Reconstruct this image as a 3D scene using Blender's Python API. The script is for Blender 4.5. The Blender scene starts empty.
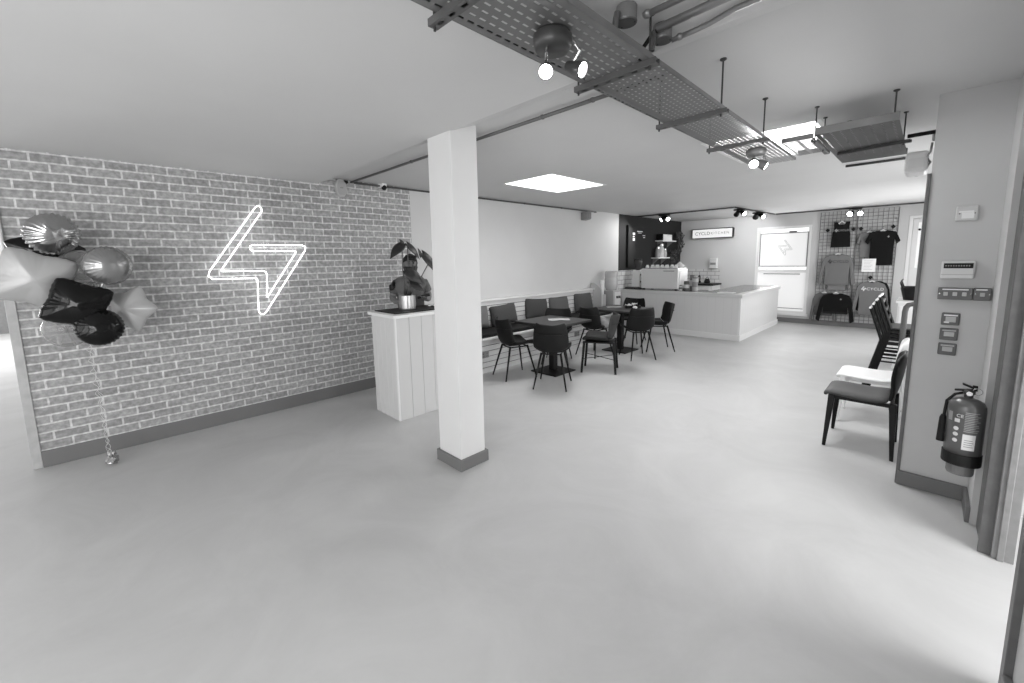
import bpy, bmesh, math, random
from mathutils import Vector, Matrix, Quaternion
random.seed(7)
PI = math.pi
SC = bpy.context.scene
COL = SC.collection

# ---------------------------------------------------------------- materials
MATS = {}
def mat(name, v, rough=0.6, metal=0.0, emit=0.0, noise=0.0, nscale=8.0, bump=0.0, bscale=60.0, alpha=1.0, spec=0.5, coat=0.0, trans=0.0):
    if name in MATS: return MATS[name]
    m = bpy.data.materials.new(name); m.use_nodes = True
    nt = m.node_tree; b = nt.nodes['Principled BSDF']
    c = (v, v, v, 1)
    b.inputs['Base Color'].default_value = c
    b.inputs['Roughness'].default_value = rough
    b.inputs['Metallic'].default_value = metal
    b.inputs['Specular IOR Level'].default_value = spec
    b.inputs['Coat Weight'].default_value = coat
    b.inputs['Transmission Weight'].default_value = trans
    b.inputs['Alpha'].default_value = alpha
    if emit:
        b.inputs['Emission Color'].default_value = (1, 1, 1, 1)
        b.inputs['Emission Strength'].default_value = emit
    tc = nt.nodes.new('ShaderNodeTexCoord')
    if noise:
        n = nt.nodes.new('ShaderNodeTexNoise'); n.inputs['Scale'].default_value = nscale; n.inputs['Detail'].default_value = 5
        r = nt.nodes.new('ShaderNodeMapRange')
        r.inputs['From Min'].default_value = .3; r.inputs['From Max'].default_value = .7
        r.inputs['To Min'].default_value = v * (1 - noise); r.inputs['To Max'].default_value = v * (1 + noise)
        nt.links.new(tc.outputs['Object'], n.inputs['Vector'])
        nt.links.new(n.outputs['Fac'], r.inputs['Value'])
        nt.links.new(r.outputs['Result'], b.inputs['Base Color'])
    if bump:
        n2 = nt.nodes.new('ShaderNodeTexNoise'); n2.inputs['Scale'].default_value = bscale
        bp = nt.nodes.new('ShaderNodeBump'); bp.inputs['Strength'].default_value = bump; bp.inputs['Distance'].default_value = .01
        nt.links.new(tc.outputs['Object'], n2.inputs['Vector'])
        nt.links.new(n2.outputs['Fac'], bp.inputs['Height']); nt.links.new(bp.outputs['Normal'], b.inputs['Normal'])
    MATS[name] = m
    return m

def glass_mat(name, fac=.08, tint=.95):
    m = bpy.data.materials.new(name); m.use_nodes = True; nt = m.node_tree
    for n in list(nt.nodes): nt.nodes.remove(n)
    o = nt.nodes.new('ShaderNodeOutputMaterial'); t = nt.nodes.new('ShaderNodeBsdfTransparent'); g = nt.nodes.new('ShaderNodeBsdfGlossy')
    t.inputs['Color'].default_value = (tint, tint, tint, 1); g.inputs['Roughness'].default_value = .03
    mx = nt.nodes.new('ShaderNodeMixShader'); mx.inputs['Fac'].default_value = fac
    nt.links.new(t.outputs[0], mx.inputs[1]); nt.links.new(g.outputs[0], mx.inputs[2]); nt.links.new(mx.outputs[0], o.inputs['Surface'])
    return m

def brick_mat():
    m = bpy.data.materials.new('brick_slips'); m.use_nodes = True; nt = m.node_tree; b = nt.nodes['Principled BSDF']
    N = nt.nodes.new; L = nt.links.new
    tc = N('ShaderNodeTexCoord'); sep = N('ShaderNodeSeparateXYZ'); cmb = N('ShaderNodeCombineXYZ')
    L(tc.outputs['Object'], sep.inputs[0]); L(sep.outputs['Y'], cmb.inputs['X']); L(sep.outputs['Z'], cmb.inputs['Y'])
    # slight waviness of the joints
    nz = N('ShaderNodeTexNoise'); nz.inputs['Scale'].default_value = 9
    L(cmb.outputs[0], nz.inputs['Vector'])
    vm = N('ShaderNodeVectorMath'); vm.operation = 'MULTIPLY_ADD'; vm.inputs[1].default_value = (.008, .008, 0)
    L(nz.outputs['Color'], vm.inputs[0]); L(cmb.outputs[0], vm.inputs[2])
    br = N('ShaderNodeTexBrick')
    br.inputs['Scale'].default_value = 1.0
    br.inputs['Brick Width'].default_value = .206; br.inputs['Row Height'].default_value = .0712
    br.inputs['Mortar Size'].default_value = .0082; br.inputs['Mortar Smooth'].default_value = .35; br.inputs['Bias'].default_value = 0
    br.offset = .5
    br.inputs['Color1'].default_value = (.25, .25, .25, 1); br.inputs['Color2'].default_value = (.33, .33, .33, 1)
    br.inputs['Mortar'].default_value = (.55, .55, .55, 1)
    L(vm.outputs[0], br.inputs['Vector'])
    n2 = N('ShaderNodeTexNoise'); n2.inputs['Scale'].default_value = 28; n2.inputs['Detail'].default_value = 6
    L(tc.outputs['Object'], n2.inputs['Vector'])
    mr = N('ShaderNodeMapRange'); mr.inputs['From Min'].default_value = .35; mr.inputs['From Max'].default_value = .75
    mr.inputs['To Min'].default_value = .82; mr.inputs['To Max'].default_value = 1.45
    L(n2.outputs['Fac'], mr.inputs['Value'])
    mul = N('ShaderNodeMix'); mul.data_type = 'RGBA'; mul.blend_type = 'MULTIPLY'; mul.inputs['Factor'].default_value = 1
    L(br.outputs['Color'], mul.inputs['A']); L(mr.outputs['Result'], mul.inputs['B'])
    L(mul.outputs['Result'], b.inputs['Base Color'])
    inv = N('ShaderNodeMath'); inv.operation = 'MULTIPLY_ADD'; inv.inputs[1].default_value = -1; inv.inputs[2].default_value = 1
    L(br.outputs['Fac'], inv.inputs[0])
    ad = N('ShaderNodeMath'); ad.operation = 'MULTIPLY_ADD'; ad.inputs[1].default_value = .25
    L(n2.outputs['Fac'], ad.inputs[0]); L(inv.outputs[0], ad.inputs[2])
    bp = N('ShaderNodeBump'); bp.inputs['Strength'].default_value = .5; bp.inputs['Distance'].default_value = .008
    L(ad.outputs[0], bp.inputs['Height']); L(bp.outputs['Normal'], b.inputs['Normal'])
    b.inputs['Roughness'].default_value = .75
    return m

def tile_mat():
    m = bpy.data.materials.new('metro_tiles'); m.use_nodes = True; nt = m.node_tree; b = nt.nodes['Principled BSDF']
    N = nt.nodes.new; L = nt.links.new
    tc = N('ShaderNodeTexCoord'); sep = N('ShaderNodeSeparateXYZ'); cmb = N('ShaderNodeCombineXYZ'); ad = N('ShaderNodeMath')
    L(tc.outputs['Object'], sep.inputs[0]); L(sep.outputs['X'], ad.inputs[0]); L(sep.outputs['Y'], ad.inputs[1])
    L(ad.outputs[0], cmb.inputs['X']); L(sep.outputs['Z'], cmb.inputs['Y'])
    br = N('ShaderNodeTexBrick'); br.inputs['Scale'].default_value = 1
    br.inputs['Brick Width'].default_value = .2; br.inputs['Row Height'].default_value = .1; br.inputs['Mortar Size'].default_value = .006
    br.inputs['Color1'].default_value = (.6, .6, .6, 1); br.inputs['Color2'].default_value = (.66, .66, .66, 1); br.inputs['Mortar'].default_value = (.25, .25, .25, 1)
    L(cmb.outputs[0], br.inputs['Vector']); L(br.outputs['Color'], b.inputs['Base Color']); b.inputs['Roughness'].default_value = .2
    return m

def floor_mat():
    m = bpy.data.materials.new('poured_resin'); m.use_nodes = True; nt = m.node_tree; b = nt.nodes['Principled BSDF']
    N = nt.nodes.new; L = nt.links.new
    tc = N('ShaderNodeTexCoord')
    n = N('ShaderNodeTexNoise'); n.inputs['Scale'].default_value = 1.3; n.inputs['Detail'].default_value = 8; n.inputs['Roughness'].default_value = .65; n.inputs['Distortion'].default_value = 1.2
    L(tc.outputs['Object'], n.inputs['Vector'])
    r = N('ShaderNodeMapRange'); r.inputs['From Min'].default_value = .3; r.inputs['From Max'].default_value = .7
    r.inputs['To Min'].default_value = .43; r.inputs['To Max'].default_value = .50
    L(n.outputs['Fac'], r.inputs['Value']); L(r.outputs['Result'], b.inputs['Base Color'])
    n2 = N('ShaderNodeTexNoise'); n2.inputs['Scale'].default_value = 3; n2.inputs['Detail'].default_value = 6
    L(tc.outputs['Object'], n2.inputs['Vector'])
    r2 = N('ShaderNodeMapRange'); r2.inputs['To Min'].default_value = .42; r2.inputs['To Max'].default_value = .58
    L(n2.outputs['Fac'], r2.inputs['Value']); L(r2.outputs['Result'], b.inputs['Roughness'])
    bp = N('ShaderNodeBump'); bp.inputs['Strength'].default_value = .06; bp.inputs['Distance'].default_value = .02
    L(n.outputs['Fac'], bp.inputs['Height']); L(bp.outputs['Normal'], b.inputs['Normal'])
    return m

def grille_mat(name, base, stripe, freq, width, axis='Z', rough=.6):
    """planked boards: thin darker joints across one local axis"""
    m = bpy.data.materials.new(name); m.use_nodes = True; nt = m.node_tree; b = nt.nodes['Principled BSDF']
    N = nt.nodes.new; L = nt.links.new
    tc = N('ShaderNodeTexCoord'); sep = N('ShaderNodeSeparateXYZ'); L(tc.outputs['Object'], sep.inputs[0])
    src = sep.outputs[axis] if axis != 'XY' else None
    if src is None:
        a = N('ShaderNodeMath'); L(sep.outputs['X'], a.inputs[0]); L(sep.outputs['Y'], a.inputs[1]); src = a.outputs[0]
    d = N('ShaderNodeMath'); d.operation = 'DIVIDE'; d.inputs[1].default_value = freq; L(src, d.inputs[0])
    f = N('ShaderNodeMath'); f.operation = 'FRACT'; L(d.outputs[0], f.inputs[0])
    g = N('ShaderNodeMath'); g.operation = 'LESS_THAN'; g.inputs[1].default_value = width; L(f.outputs[0], g.inputs[0])
    mx = N('ShaderNodeMix'); mx.data_type = 'RGBA'
    mx.inputs['A'].default_value = (base,) * 3 + (1,); mx.inputs['B'].default_value = (stripe,) * 3 + (1,)
    L(g.outputs[0], mx.inputs['Factor']); L(mx.outputs['Result'], b.inputs['Base Color'])
    b.inputs['Roughness'].default_value = rough
    iv = N('ShaderNodeMath'); iv.operation = 'SUBTRACT'; iv.inputs[0].default_value = 1; L(g.outputs[0], iv.inputs[1])
    bp = N('ShaderNodeBump'); bp.inputs['Strength'].default_value = .4; bp.inputs['Distance'].default_value = .006
    L(iv.outputs[0], bp.inputs['Height']); L(bp.outputs['Normal'], b.inputs['Normal'])
    return m

M_wall = mat('wall_paint', .56, .8, noise=.02, nscale=2)
M_wallR = mat('wall_paint_grey', .50, .8, noise=.03, nscale=3)
M_ceil = mat('ceiling_paint', .62, .9, noise=.02, nscale=1.5)
M_ceil2 = mat('ceiling_paint_back', .60, .9, noise=.02, nscale=1.5)
M_black_wall = mat('blackboard_paint', .022, .8, spec=.3)
M_board = mat('menu_board_black', .012, .7, spec=.3)
M_skirt = mat('skirting_grey', .15, .5)
M_trim = mat('dark_door_frame', .11, .5, noise=.12, nscale=20)
M_trim2 = mat('mid_door_frame', .22, .55, noise=.1, nscale=20)
M_white = mat('white_paint', .74, .5)
M_whitegloss = mat('white_plastic', .8, .3)
M_postwhite = mat('corner_post_paint', .42, .6, noise=.1, nscale=14)
M_black = mat('matt_black', .007, .5, spec=.25)
M_blacksoft = mat('black_upholstery', .009, .6, bump=.1, bscale=90, spec=.22)
M_tabletop = mat('dark_table_laminate', .035, .5, spec=.35)
M_steel = mat('brushed_steel', .55, .25, metal=1)
M_galv = mat('galvanised_steel', .22, .45, metal=.5, noise=.12, nscale=6)
M_galv2 = mat('galvanised_channel', .13, .45, metal=.4)
M_conduit = mat('steel_conduit', .28, .38, metal=.6)
M_darkmetal = mat('dark_fixture_metal', .055, .4, metal=.3)
M_paper = mat('paper', .8, .8)
M_hole = mat('flat_black', .01, .9)  # plain black for soil, eyes, board edge and socket holes
M_glass = glass_mat('clear_glass')
M_brick = brick_mat()
M_tile = tile_mat()
M_floor = floor_mat()
M_bulb = mat('lamp_bulb', .9, .3, emit=28)
M_neon = mat('neon_tube', .9, .3, emit=5)

# ---------------------------------------------------------------- mesh helpers
class B:
    def __init__(s): s.bm = bmesh.new()
    def box(s, x0, x1, y0, y1, z0, z1):
        v = [s.bm.verts.new(p) for p in ((x0,y0,z0),(x1,y0,z0),(x1,y1,z0),(x0,y1,z0),(x0,y0,z1),(x1,y0,z1),(x1,y1,z1),(x0,y1,z1))]
        for f in ((0,3,2,1),(4,5,6,7),(0,1,5,4),(1,2,6,5),(2,3,7,6),(3,0,4,7)): s.bm.faces.new([v[i] for i in f])
        return s
    def hexa(s, pts):   # 8 points: bottom 4 ccw, top 4 ccw
        v = [s.bm.verts.new(p) for p in pts]
        for f in ((0,3,2,1),(4,5,6,7),(0,1,5,4),(1,2,6,5),(2,3,7,6),(3,0,4,7)): s.bm.faces.new([v[i] for i in f])
        return s
    def tube(s, pts, r, n=10, cap=True, closed=False, r2=None):
        pts = [Vector(p) for p in pts]; k = len(pts); rings = []
        rad = r if isinstance(r, (list, tuple)) else [r] * k
        prev = None
        for i, p in enumerate(pts):
            if closed: t = (pts[(i+1) % k] - pts[i-1]).normalized()
            else:
                a = pts[max(i-1, 0)]; c = pts[min(i+1, k-1)]; t = (c - a).normalized()
            if prev is None:
                u = t.orthogonal().normalized()
            else:
                u = (prev - t * prev.dot(t))
                u = u.normalized() if u.length > 1e-6 else t.orthogonal().normalized()
            prev = u; w = t.cross(u)
            rings.append([s.bm.verts.new(p + (u * math.cos(2*PI*j/n) + w * math.sin(2*PI*j/n)) * rad[i]) for j in range(n)])
        m = k if closed else k - 1
        for i in range(m):
            a, b = rings[i], rings[(i+1) % k]
            for j in range(n): s.bm.faces.new((a[j], a[(j+1) % n], b[(j+1) % n], b[j]))
        if cap and not closed:
            s.bm.faces.new(list(reversed(rings[0]))); s.bm.faces.new(rings[-1])
        return s
    def lathe(s, prof, c=(0,0,0), axis=(0,0,1), n=24):
        ax = Vector(axis).normalized(); u = ax.orthogonal().normalized(); w = ax.cross(u); c = Vector(c); rings = []
        for r, h in prof:
            if r < 1e-5: rings.append([s.bm.verts.new(c + ax * h)])
            else: rings.append([s.bm.verts.new(c + ax * h + (u * math.cos(2*PI*j/n) + w * math.sin(2*PI*j/n)) * r) for j in range(n)])
        for a, b in zip(rings, rings[1:]):
            if len(a) == 1 and len(b) == 1: continue
            for j in range(n):
                j2 = (j+1) % n
                if len(a) == 1: s.bm.faces.new((a[0], b[j2], b[j]))
                elif len(b) == 1: s.bm.faces.new((a[j], a[j2], b[0]))
                else: s.bm.faces.new((a[j], a[j2], b[j2], b[j]))
        if len(rings[0]) > 1: s.bm.faces.new(list(reversed(rings[0])))
        if len(rings[-1]) > 1: s.bm.faces.new(rings[-1])
        return s
    def prism(s, pts, d):   # planar polygon (3d points) pushed along vector d
        d = Vector(d); a = [s.bm.verts.new(Vector(p)) for p in pts]; b = [s.bm.verts.new(Vector(p) + d) for p in pts]
        s.bm.faces.new(a); s.bm.faces.new(list(reversed(b))); n = len(a)
        for i in range(n): s.bm.faces.new((a[i], b[i], b[(i+1) % n], a[(i+1) % n]))
        bmesh.ops.recalc_face_normals(s.bm, faces=s.bm.faces)
        return s
    def grid(s, fn, nu, nv, closeu=False, thick=0):
        V = [[s.bm.verts.new(fn(i / (nu if closeu else nu-1), j / (nv-1))) for j in range(nv)] for i in range(nu)]
        for i in range(nu if closeu else nu-1):
            for j in range(nv-1): s.bm.faces.new((V[i][j], V[(i+1) % nu][j], V[(i+1) % nu][j+1], V[i][j+1]))
        return s
    def sphere(s, c, r, n=16, sc=(1,1,1)):
        c = Vector(c)
        prof = [(math.sin(PI*i/(n//2)), -math.cos(PI*i/(n//2))) for i in range(n//2+1)]
        rings = []
        for rr, h in prof:
            if rr < 1e-5: rings.append([s.bm.verts.new(c + Vector((0,0,h*r*sc[2])))])
            else: rings.append([s.bm.verts.new(c + Vector((rr*r*sc[0]*math.cos(2*PI*j/n), rr*r*sc[1]*math.sin(2*PI*j/n), h*r*sc[2]))) for j in range(n)])
        for a, b in zip(rings, rings[1:]):
            for j in range(n):
                j2 = (j+1) % n
                if len(a) == 1: s.bm.faces.new((a[0], b[j2], b[j]))
                elif len(b) == 1: s.bm.faces.new((a[j], a[j2], b[0]))
                else: s.bm.faces.new((a[j], a[j2], b[j2], b[j]))
        return s
    def make(s, name, m, parent=None, smooth=False, bevel=0, solid=0, subsurf=0, seg=2, loc=None, rot=None):
        bmesh.ops.recalc_face_normals(s.bm, faces=s.bm.faces)
        me = bpy.data.meshes.new(name); s.bm.to_mesh(me); s.bm.free()
        if smooth:
            for p in me.polygons: p.use_smooth = True
        o = bpy.data.objects.new(name, me); COL.objects.link(o)
        me.materials.append(m)
        if parent is not None: o.parent = parent
        if loc: o.location = loc
        if rot: o.rotation_euler = rot
        if solid:
            q = o.modifiers.new('solid', 'SOLIDIFY'); q.thickness = solid; q.offset = 0
        if bevel:
            q = o.modifiers.new('bevel', 'BEVEL'); q.width = bevel; q.segments = seg; q.limit_method = 'ANGLE'; q.angle_limit = math.radians(40)
        if subsurf:
            q = o.modifiers.new('sub', 'SUBSURF'); q.levels = subsurf; q.render_levels = subsurf
        return o

def thing(name, label, cat, loc=(0,0,0), rz=0, group=None, rot=None):
    o = bpy.data.objects.new(name, None); COL.objects.link(o); o.empty_display_size = .1
    o.location = loc; o.rotation_euler = rot if rot else (0, 0, rz)
    o['label'] = label; o['category'] = cat
    if group: o['group'] = group
    return o
def tag(o, label, cat, group=None):
    o['label'] = label; o['category'] = cat
    if group: o['group'] = group
    return o
def struct(name, b, m, **k):
    parent = k.get('parent')
    o = b.make(name, m, **k)
    o['kind'] = 'structure'
    return o
def dup(root, loc, rz, label, group=None):
    r = root.copy(); COL.objects.link(r); r.location = loc; r.rotation_euler = (0, 0, rz); r['label'] = label
    if group: r['group'] = group
    for ch in list(root.children):
        c = ch.copy(); COL.objects.link(c); c.parent = r
        for g in list(ch.children):
            d = g.copy(); COL.objects.link(d); d.parent = c
    return r
def text_mesh(name, txt, size, m, parent=None, loc=(0,0,0), rot=(0,0,0), depth=.001, align='CENTER', spacing=1.0):
    cu = bpy.data.curves.new(name, 'FONT'); cu.body = txt; cu.size = size; cu.extrude = depth; cu.align_x = align; cu.align_y = 'CENTER'; cu.space_character = spacing
    t = bpy.data.objects.new(name + '_tmp', cu); COL.objects.link(t)
    bpy.context.view_layer.update()
    me = bpy.data.meshes.new_from_object(t.evaluated_get(bpy.context.evaluated_depsgraph_get()))
    bpy.data.objects.remove(t)
    o = bpy.data.objects.new(name, me); COL.objects.link(o); me.materials.clear(); me.materials.append(m)
    o.parent = parent; o.location = loc; o.rotation_euler = rot
    return o
def slab_holes(b, x0, x1, y0, y1, z0, z1, holes):
    xs = sorted({x0, x1, *[h[0] for h in holes], *[h[1] for h in holes]}); ys = sorted({y0, y1, *[h[2] for h in holes], *[h[3] for h in holes]})
    for i in range(len(xs)-1):
        for j in range(len(ys)-1):
            cx, cy = (xs[i]+xs[i+1])/2, (ys[j]+ys[j+1])/2
            if any(h[0] < cx < h[1] and h[2] < cy < h[3] for h in holes): continue
            b.box(xs[i], xs[i+1], ys[j], ys[j+1], z0, z1)
    return b
def wall_holes(b, axis, p0, p1, a0, a1, z0, z1, holes):
    """a wall slab from a0..a1 along x ('x') or y ('y') with openings (a0,a1,z0,z1)"""
    A = sorted({a0, a1, *[h[0] for h in holes], *[h[1] for h in holes]}); Z = sorted({z0, z1, *[h[2] for h in holes], *[h[3] for h in holes]})
    for i in range(len(A)-1):
        for j in range(len(Z)-1):
            c, z = (A[i]+A[i+1])/2, (Z[j]+Z[j+1])/2
            if any(h[0] < c < h[1] and h[2] < z < h[3] for h in holes): continue
            if axis == 'x': b.box(A[i], A[i+1], p0, p1, Z[j], Z[j+1])
            else: b.box(p0, p1, A[i], A[i+1], Z[j], Z[j+1])
    return b
def frame(b, axis, p0, p1, a0, a1, z0, z1, w, bars_a=(), bars_z=()):
    f = (lambda A0, A1, Z0, Z1: b.box(A0, A1, p0, p1, Z0, Z1)) if axis == 'x' else (lambda A0, A1, Z0, Z1: b.box(p0, p1, A0, A1, Z0, Z1))
    f(a0, a0+w, z0, z1); f(a1-w, a1, z0, z1); f(a0+w, a1-w, z0, z0+w); f(a0+w, a1-w, z1-w, z1)
    for q in bars_a: f(q-w/2, q+w/2, z0+w, z1-w)
    for q in bars_z: f(a0+w, a1-w, q-w/2, q+w/2)
    return b
def area(name, loc, rot, sx, sy, power, spread=PI):
    l = bpy.data.lights.new(name, 'AREA'); l.shape = 'RECTANGLE'; l.size = sx; l.size_y = sy; l.energy = power; l.spread = spread
    o = bpy.data.objects.new(name, l); COL.objects.link(o); o.location = loc; o.rotation_euler = rot
    return o
def spot(name, loc, target, power, ang=60, blend=.6, size=.03):
    l = bpy.data.lights.new(name, 'SPOT'); l.energy = power; l.spot_size = math.radians(ang); l.spot_blend = blend; l.shadow_soft_size = size
    o = bpy.data.objects.new(name, l); COL.objects.link(o); o.location = loc
    o.rotation_euler = (Vector(target) - Vector(loc)).to_track_quat('-Z', 'Y').to_euler()
    return o

# ================================================================ SETTING
ZL, ZH, YB, XL = 2.5, 2.575, 11.6, -4.93
struct('floor', B().box(-16.1, 2.6, -4.2, 11.8, -.12, 0), M_floor)
SKY_A = (-3.92, -3.13, 3.78, 4.87); SKY_B = (-1.45, -.66, 3.83, 4.90)
struct('ceiling', B().box(-16.1, 2.6, -4.2, 1.82, ZL, ZL+.25), M_ceil)
struct('ceiling_back', slab_holes(B(), -5.06, 2.6, 2.02, 11.8, ZH, ZH+.2, [SKY_A, SKY_B]), M_ceil2)
struct('ceiling_step', B().hexa([(-5.06,1.82,ZL),(2.6,1.82,ZL),(2.6,2.02,ZH),(-5.06,2.02,ZH),(-5.06,1.82,ZL+.25),(2.6,1.82,ZL+.25),(2.6,2.02,ZL+.25),(-5.06,2.02,ZL+.25)]), M_ceil2)
# brick wall with its slips and painted continuation
struct('wall_left_brick', B().box(-5.06, XL, -.497, 3.0, 0, ZH), M_brick)
struct('wall_left', B().box(-5.06, XL-.012, 3.0, 8.3, 0, ZH), M_wall)
struct('wall_left_black', B().box(-5.06, XL-.008, 8.3, YB, 1.32, ZH), M_black_wall)
struct('wall_left_tiled', B().box(-5.06, XL-.008, 8.3, YB, 0, 1.32), M_tile)
struct('trim_1', B().box(-5.075, XL+.012, -.552, -.497, .0, ZL), M_postwhite, bevel=.004)
struct('baseboard_left', B().box(XL, XL+.018, -.497, 2.9, 0, .135), M_skirt, bevel=.004)
# back wall with window and door openings
WIN = (-3.04, -1.93, .22, 2.28); DOOR = (-.34, .5, .0, 2.34)
struct('wall_back', wall_holes(B(), 'x', YB, YB+.18, -5.06, 2.6, 0, ZH+.1, [WIN, (-.27, .43, .1, 2.28)]), M_wall)
struct('baseboard_back', B().box(-3.1, -.4, YB-.02, YB, 0, .11), M_skirt, bevel=.004)
struct('wall_right_far', wall_holes(B(), 'y', .45, .6, 3.95, YB, 0, ZH+.1, [(5.0, 7.4, .7, 2.2), (8.2, 10.8, .7, 2.2)]), M_wall)
# nib wall with switches
struct('wall_right', B().box(-.03, .6, 3.81, 3.95, 0, ZH+.1), M_wallR)
struct('wall_right_return', B().box(.290, .45, 3.50, 3.81, 0, ZH+.1), M_wallR)
struct('trim_2', B().box(-.048, -.028, 3.80, 3.97, 0, 2.10), M_trim, bevel=.003)
b = B().box(-.04, .290, 3.79, 3.81, 0, .10).box(.270, .290, 3.5, 3.79, 0, .10)
struct('baseboard_right', b, M_skirt, bevel=.004)
# door frame at the right, header above and the wall beside the camera
b = B().box(.318, .352, 3.20, 3.5, 0, 2.12).box(.305, .40, 3.185, 3.20, 0, 2.12)
struct('trim_3', b, M_trim, bevel=.003)
struct('trim_4', B().box(.352, .43, 3.165, 3.50, 0, 2.12).box(.37, .395, 3.155, 3.165, 0, 2.12), M_trim2, bevel=.003)
struct('wall_right_header', B().box(.31, .45, 2.2, 3.5, 2.12, ZH), M_wallR)
struct('wall_right_near', wall_holes(B(), 'y', .325, .47, -4.2, 2.19, 0, ZH, [(-3.6, -.7, .7, 2.2)]), M_wallR)
for n_, wy0, wy1, wx in ((8, -3.6, -.7, .40), (9, 5.0, 7.4, .52), (10, 8.2, 10.8, .52)):
    f = frame(B(), 'y', wx-.03, wx+.03, wy0, wy1, .7, 2.2, .06, bars_a=((wy0+wy1)/2,)).make('window_%d' % n_, M_white); f['kind'] = 'structure'
    B().box(wx-.004, wx+.004, wy0, wy1, .7, 2.2).make('pane', M_glass, parent=f)
struct('trim_5', B().box(.303, .328, 2.14, 2.20, 0, 2.12), M_trim, bevel=.003)
struct('baseboard_right_near', B().box(.300, .325, -4.0, 2.14, 0, .10), M_skirt, bevel=.004)
# side lobby behind the right door frame
struct('wall_lobby', wall_holes(B(), 'y', 2.4, 2.6, -4.2, 3.81, 0, ZH, [(1.2, 3.2, .3, 2.3)]), M_wall)
# shopfront behind the viewer
SH = [(-4.6, -2.4, .35, 2.3), (-2.2, .1, .35, 2.3), (-9.5, -5.6, .35, 2.3), (-14.5, -10.5, .35, 2.3)]
struct('wall_front', wall_holes(B(), 'x', -4.2, -4.0, -16.1, 2.6, 0, ZL, SH), M_wall)
for i, h in enumerate(SH):
    f = frame(B(), 'x', -4.14, -4.06, h[0], h[1], h[2], h[3], .06, bars_a=((h[0]+h[1])/2,)).make('window_%d' % (i+2), M_trim); f['kind'] = 'structure'
    B().box(h[0], h[1], -4.105, -4.1, h[2], h[3]).make('pane', M_glass, parent=f)
# room beyond the brick wall's end
struct('wall_left_beyond', B().box(-16.3, -16.1, -4.2, 4.0, 1.75, ZL), M_wall)
struct('wall_left_beyond_lower', B().box(-16.3, -16.1, -4.2, 4.0, 0, 1.75), M_trim)
struct('wall_divider', B().box(-16.1, -5.06, 3.8, 4.0, 0, ZL), M_wall)

# skylights: well, opal light, frame
def skylight(n, r, label):
    x0, x1, y0, y1 = r
    w = B()
    for q in ((x0-.03, x0+.004, y0+.004, y1-.004), (x1-.004, x1+.03, y0+.004, y1-.004), (x0-.03, x1+.03, y0-.03, y0+.004), (x0-.03, x1+.03, y1-.004, y1+.03)): w.box(q[0], q[1], q[2], q[3], ZH-.002, ZH+.55)
    o = w.make('window_%d' % n, M_white); o['kind'] = 'structure'
    B().box(x0, x1, y0, y1, ZH+.50, ZH+.505).make('pane', M_glass, parent=o)
skylight(6, SKY_A, ''); skylight(7, SKY_B, '')

# column
struct('column', B().box(-2.684, -2.404, 1.805, 2.045, 0, ZH+.02), mat('column_paint', .66, .6, noise=.02, nscale=3), bevel=.004)
struct('baseboard_column', B().box(-2.704,-2.384,1.785,1.805,0,.09).box(-2.704,-2.684,1.805,2.045,0,.09).box(-2.404,-2.384,1.805,2.045,0,.09).box(-2.704,-2.384,2.045,2.065,0,.09), M_skirt, bevel=.003)

# ---- window_1 in the back wall: fixed lower light, top light tipped open, white blinds with a faint bolt
NEON = [(1.173,2.179),(.735,1.545),(.722,1.50),(.750,1.470),(1.125,1.461),(1.133,1.44),(1.115,1.121),(1.128,1.092),(1.155,1.082),(1.18,1.097),(1.618,1.745),(1.626,1.782),(1.600,1.802),(1.117,1.801),(1.093,1.788),(1.093,1.756),(1.112,1.740),(1.515,1.74),(1.525,1.73),(1.21,1.262),(1.204,1.262),(1.223,1.495),(1.213,1.525),(1.19,1.535),(.832,1.541),(.828,1.55),(1.228,2.142),(1.229,2.175),(1.203,2.199)]
def bolt(cx, cz, s):   # outline of the bolt logo, centred
    return [(cx + (a - 1.17) * s, cz + (z - 1.64) * s) for a, z in NEON]
f = frame(B(), 'x', YB-.012, YB+.10, WIN[0], WIN[1], WIN[2], WIN[3], .055)
f.box(WIN[0]+.055, WIN[1]-.055, YB+.0, YB+.08, 1.19, 1.26).box(WIN[0]-.04, WIN[1]+.04, YB-.05, YB+.02, WIN[2]-.05, WIN[2])
w1 = f.make('window_1', M_white, bevel=.003); w1['kind'] = 'structure'
frame(B(), 'x', YB-.07, YB-.03, -2.95, -1.97, 1.33, 2.13, .02).make('sash', M_trim2, parent=w1, rot=None)
B().box(-2.93, -1.99, YB-.056, YB-.048, 1.35, 2.11).make('pane', mat('opal_film_lit', .5, .5, trans=0, emit=.44), parent=w1)  # film emits to stand in for daylight coming through
B().box(WIN[0]+.055, WIN[1]-.055, YB+.04, YB+.048, WIN[2]+.055, 1.19).make('pane', MATS['opal_film_lit'], parent=w1)
B().box(WIN[0]+.055, WIN[1]-.055, YB+.06, YB+.066, 1.26, WIN[3]-.055).make('pane', M_glass, parent=w1)
B().tube([(x, YB-.060, z) for x, z in [(-4.84-p, q) for p, q in bolt(-2.42, 1.78, .32)]], .0035, 6, closed=True).make('bolt_logo', mat('faint_logo_grey', .35, .6), parent=w1)
B().box(-2.9, -2.55, YB-.082, YB-.07, 1.335, 1.35).box(-2.35, -2.2, YB-.082, YB-.07, 2.13, 2.16).make('window_stay', M_trim, parent=w1)
B().box(-2.85, -2.1, YB-.01, YB+.01, 1.145, 1.165).box(-2.8, -2.0, YB-.01, YB+.01, .33, .345).make('rail', M_trim2, parent=w1)

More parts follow.
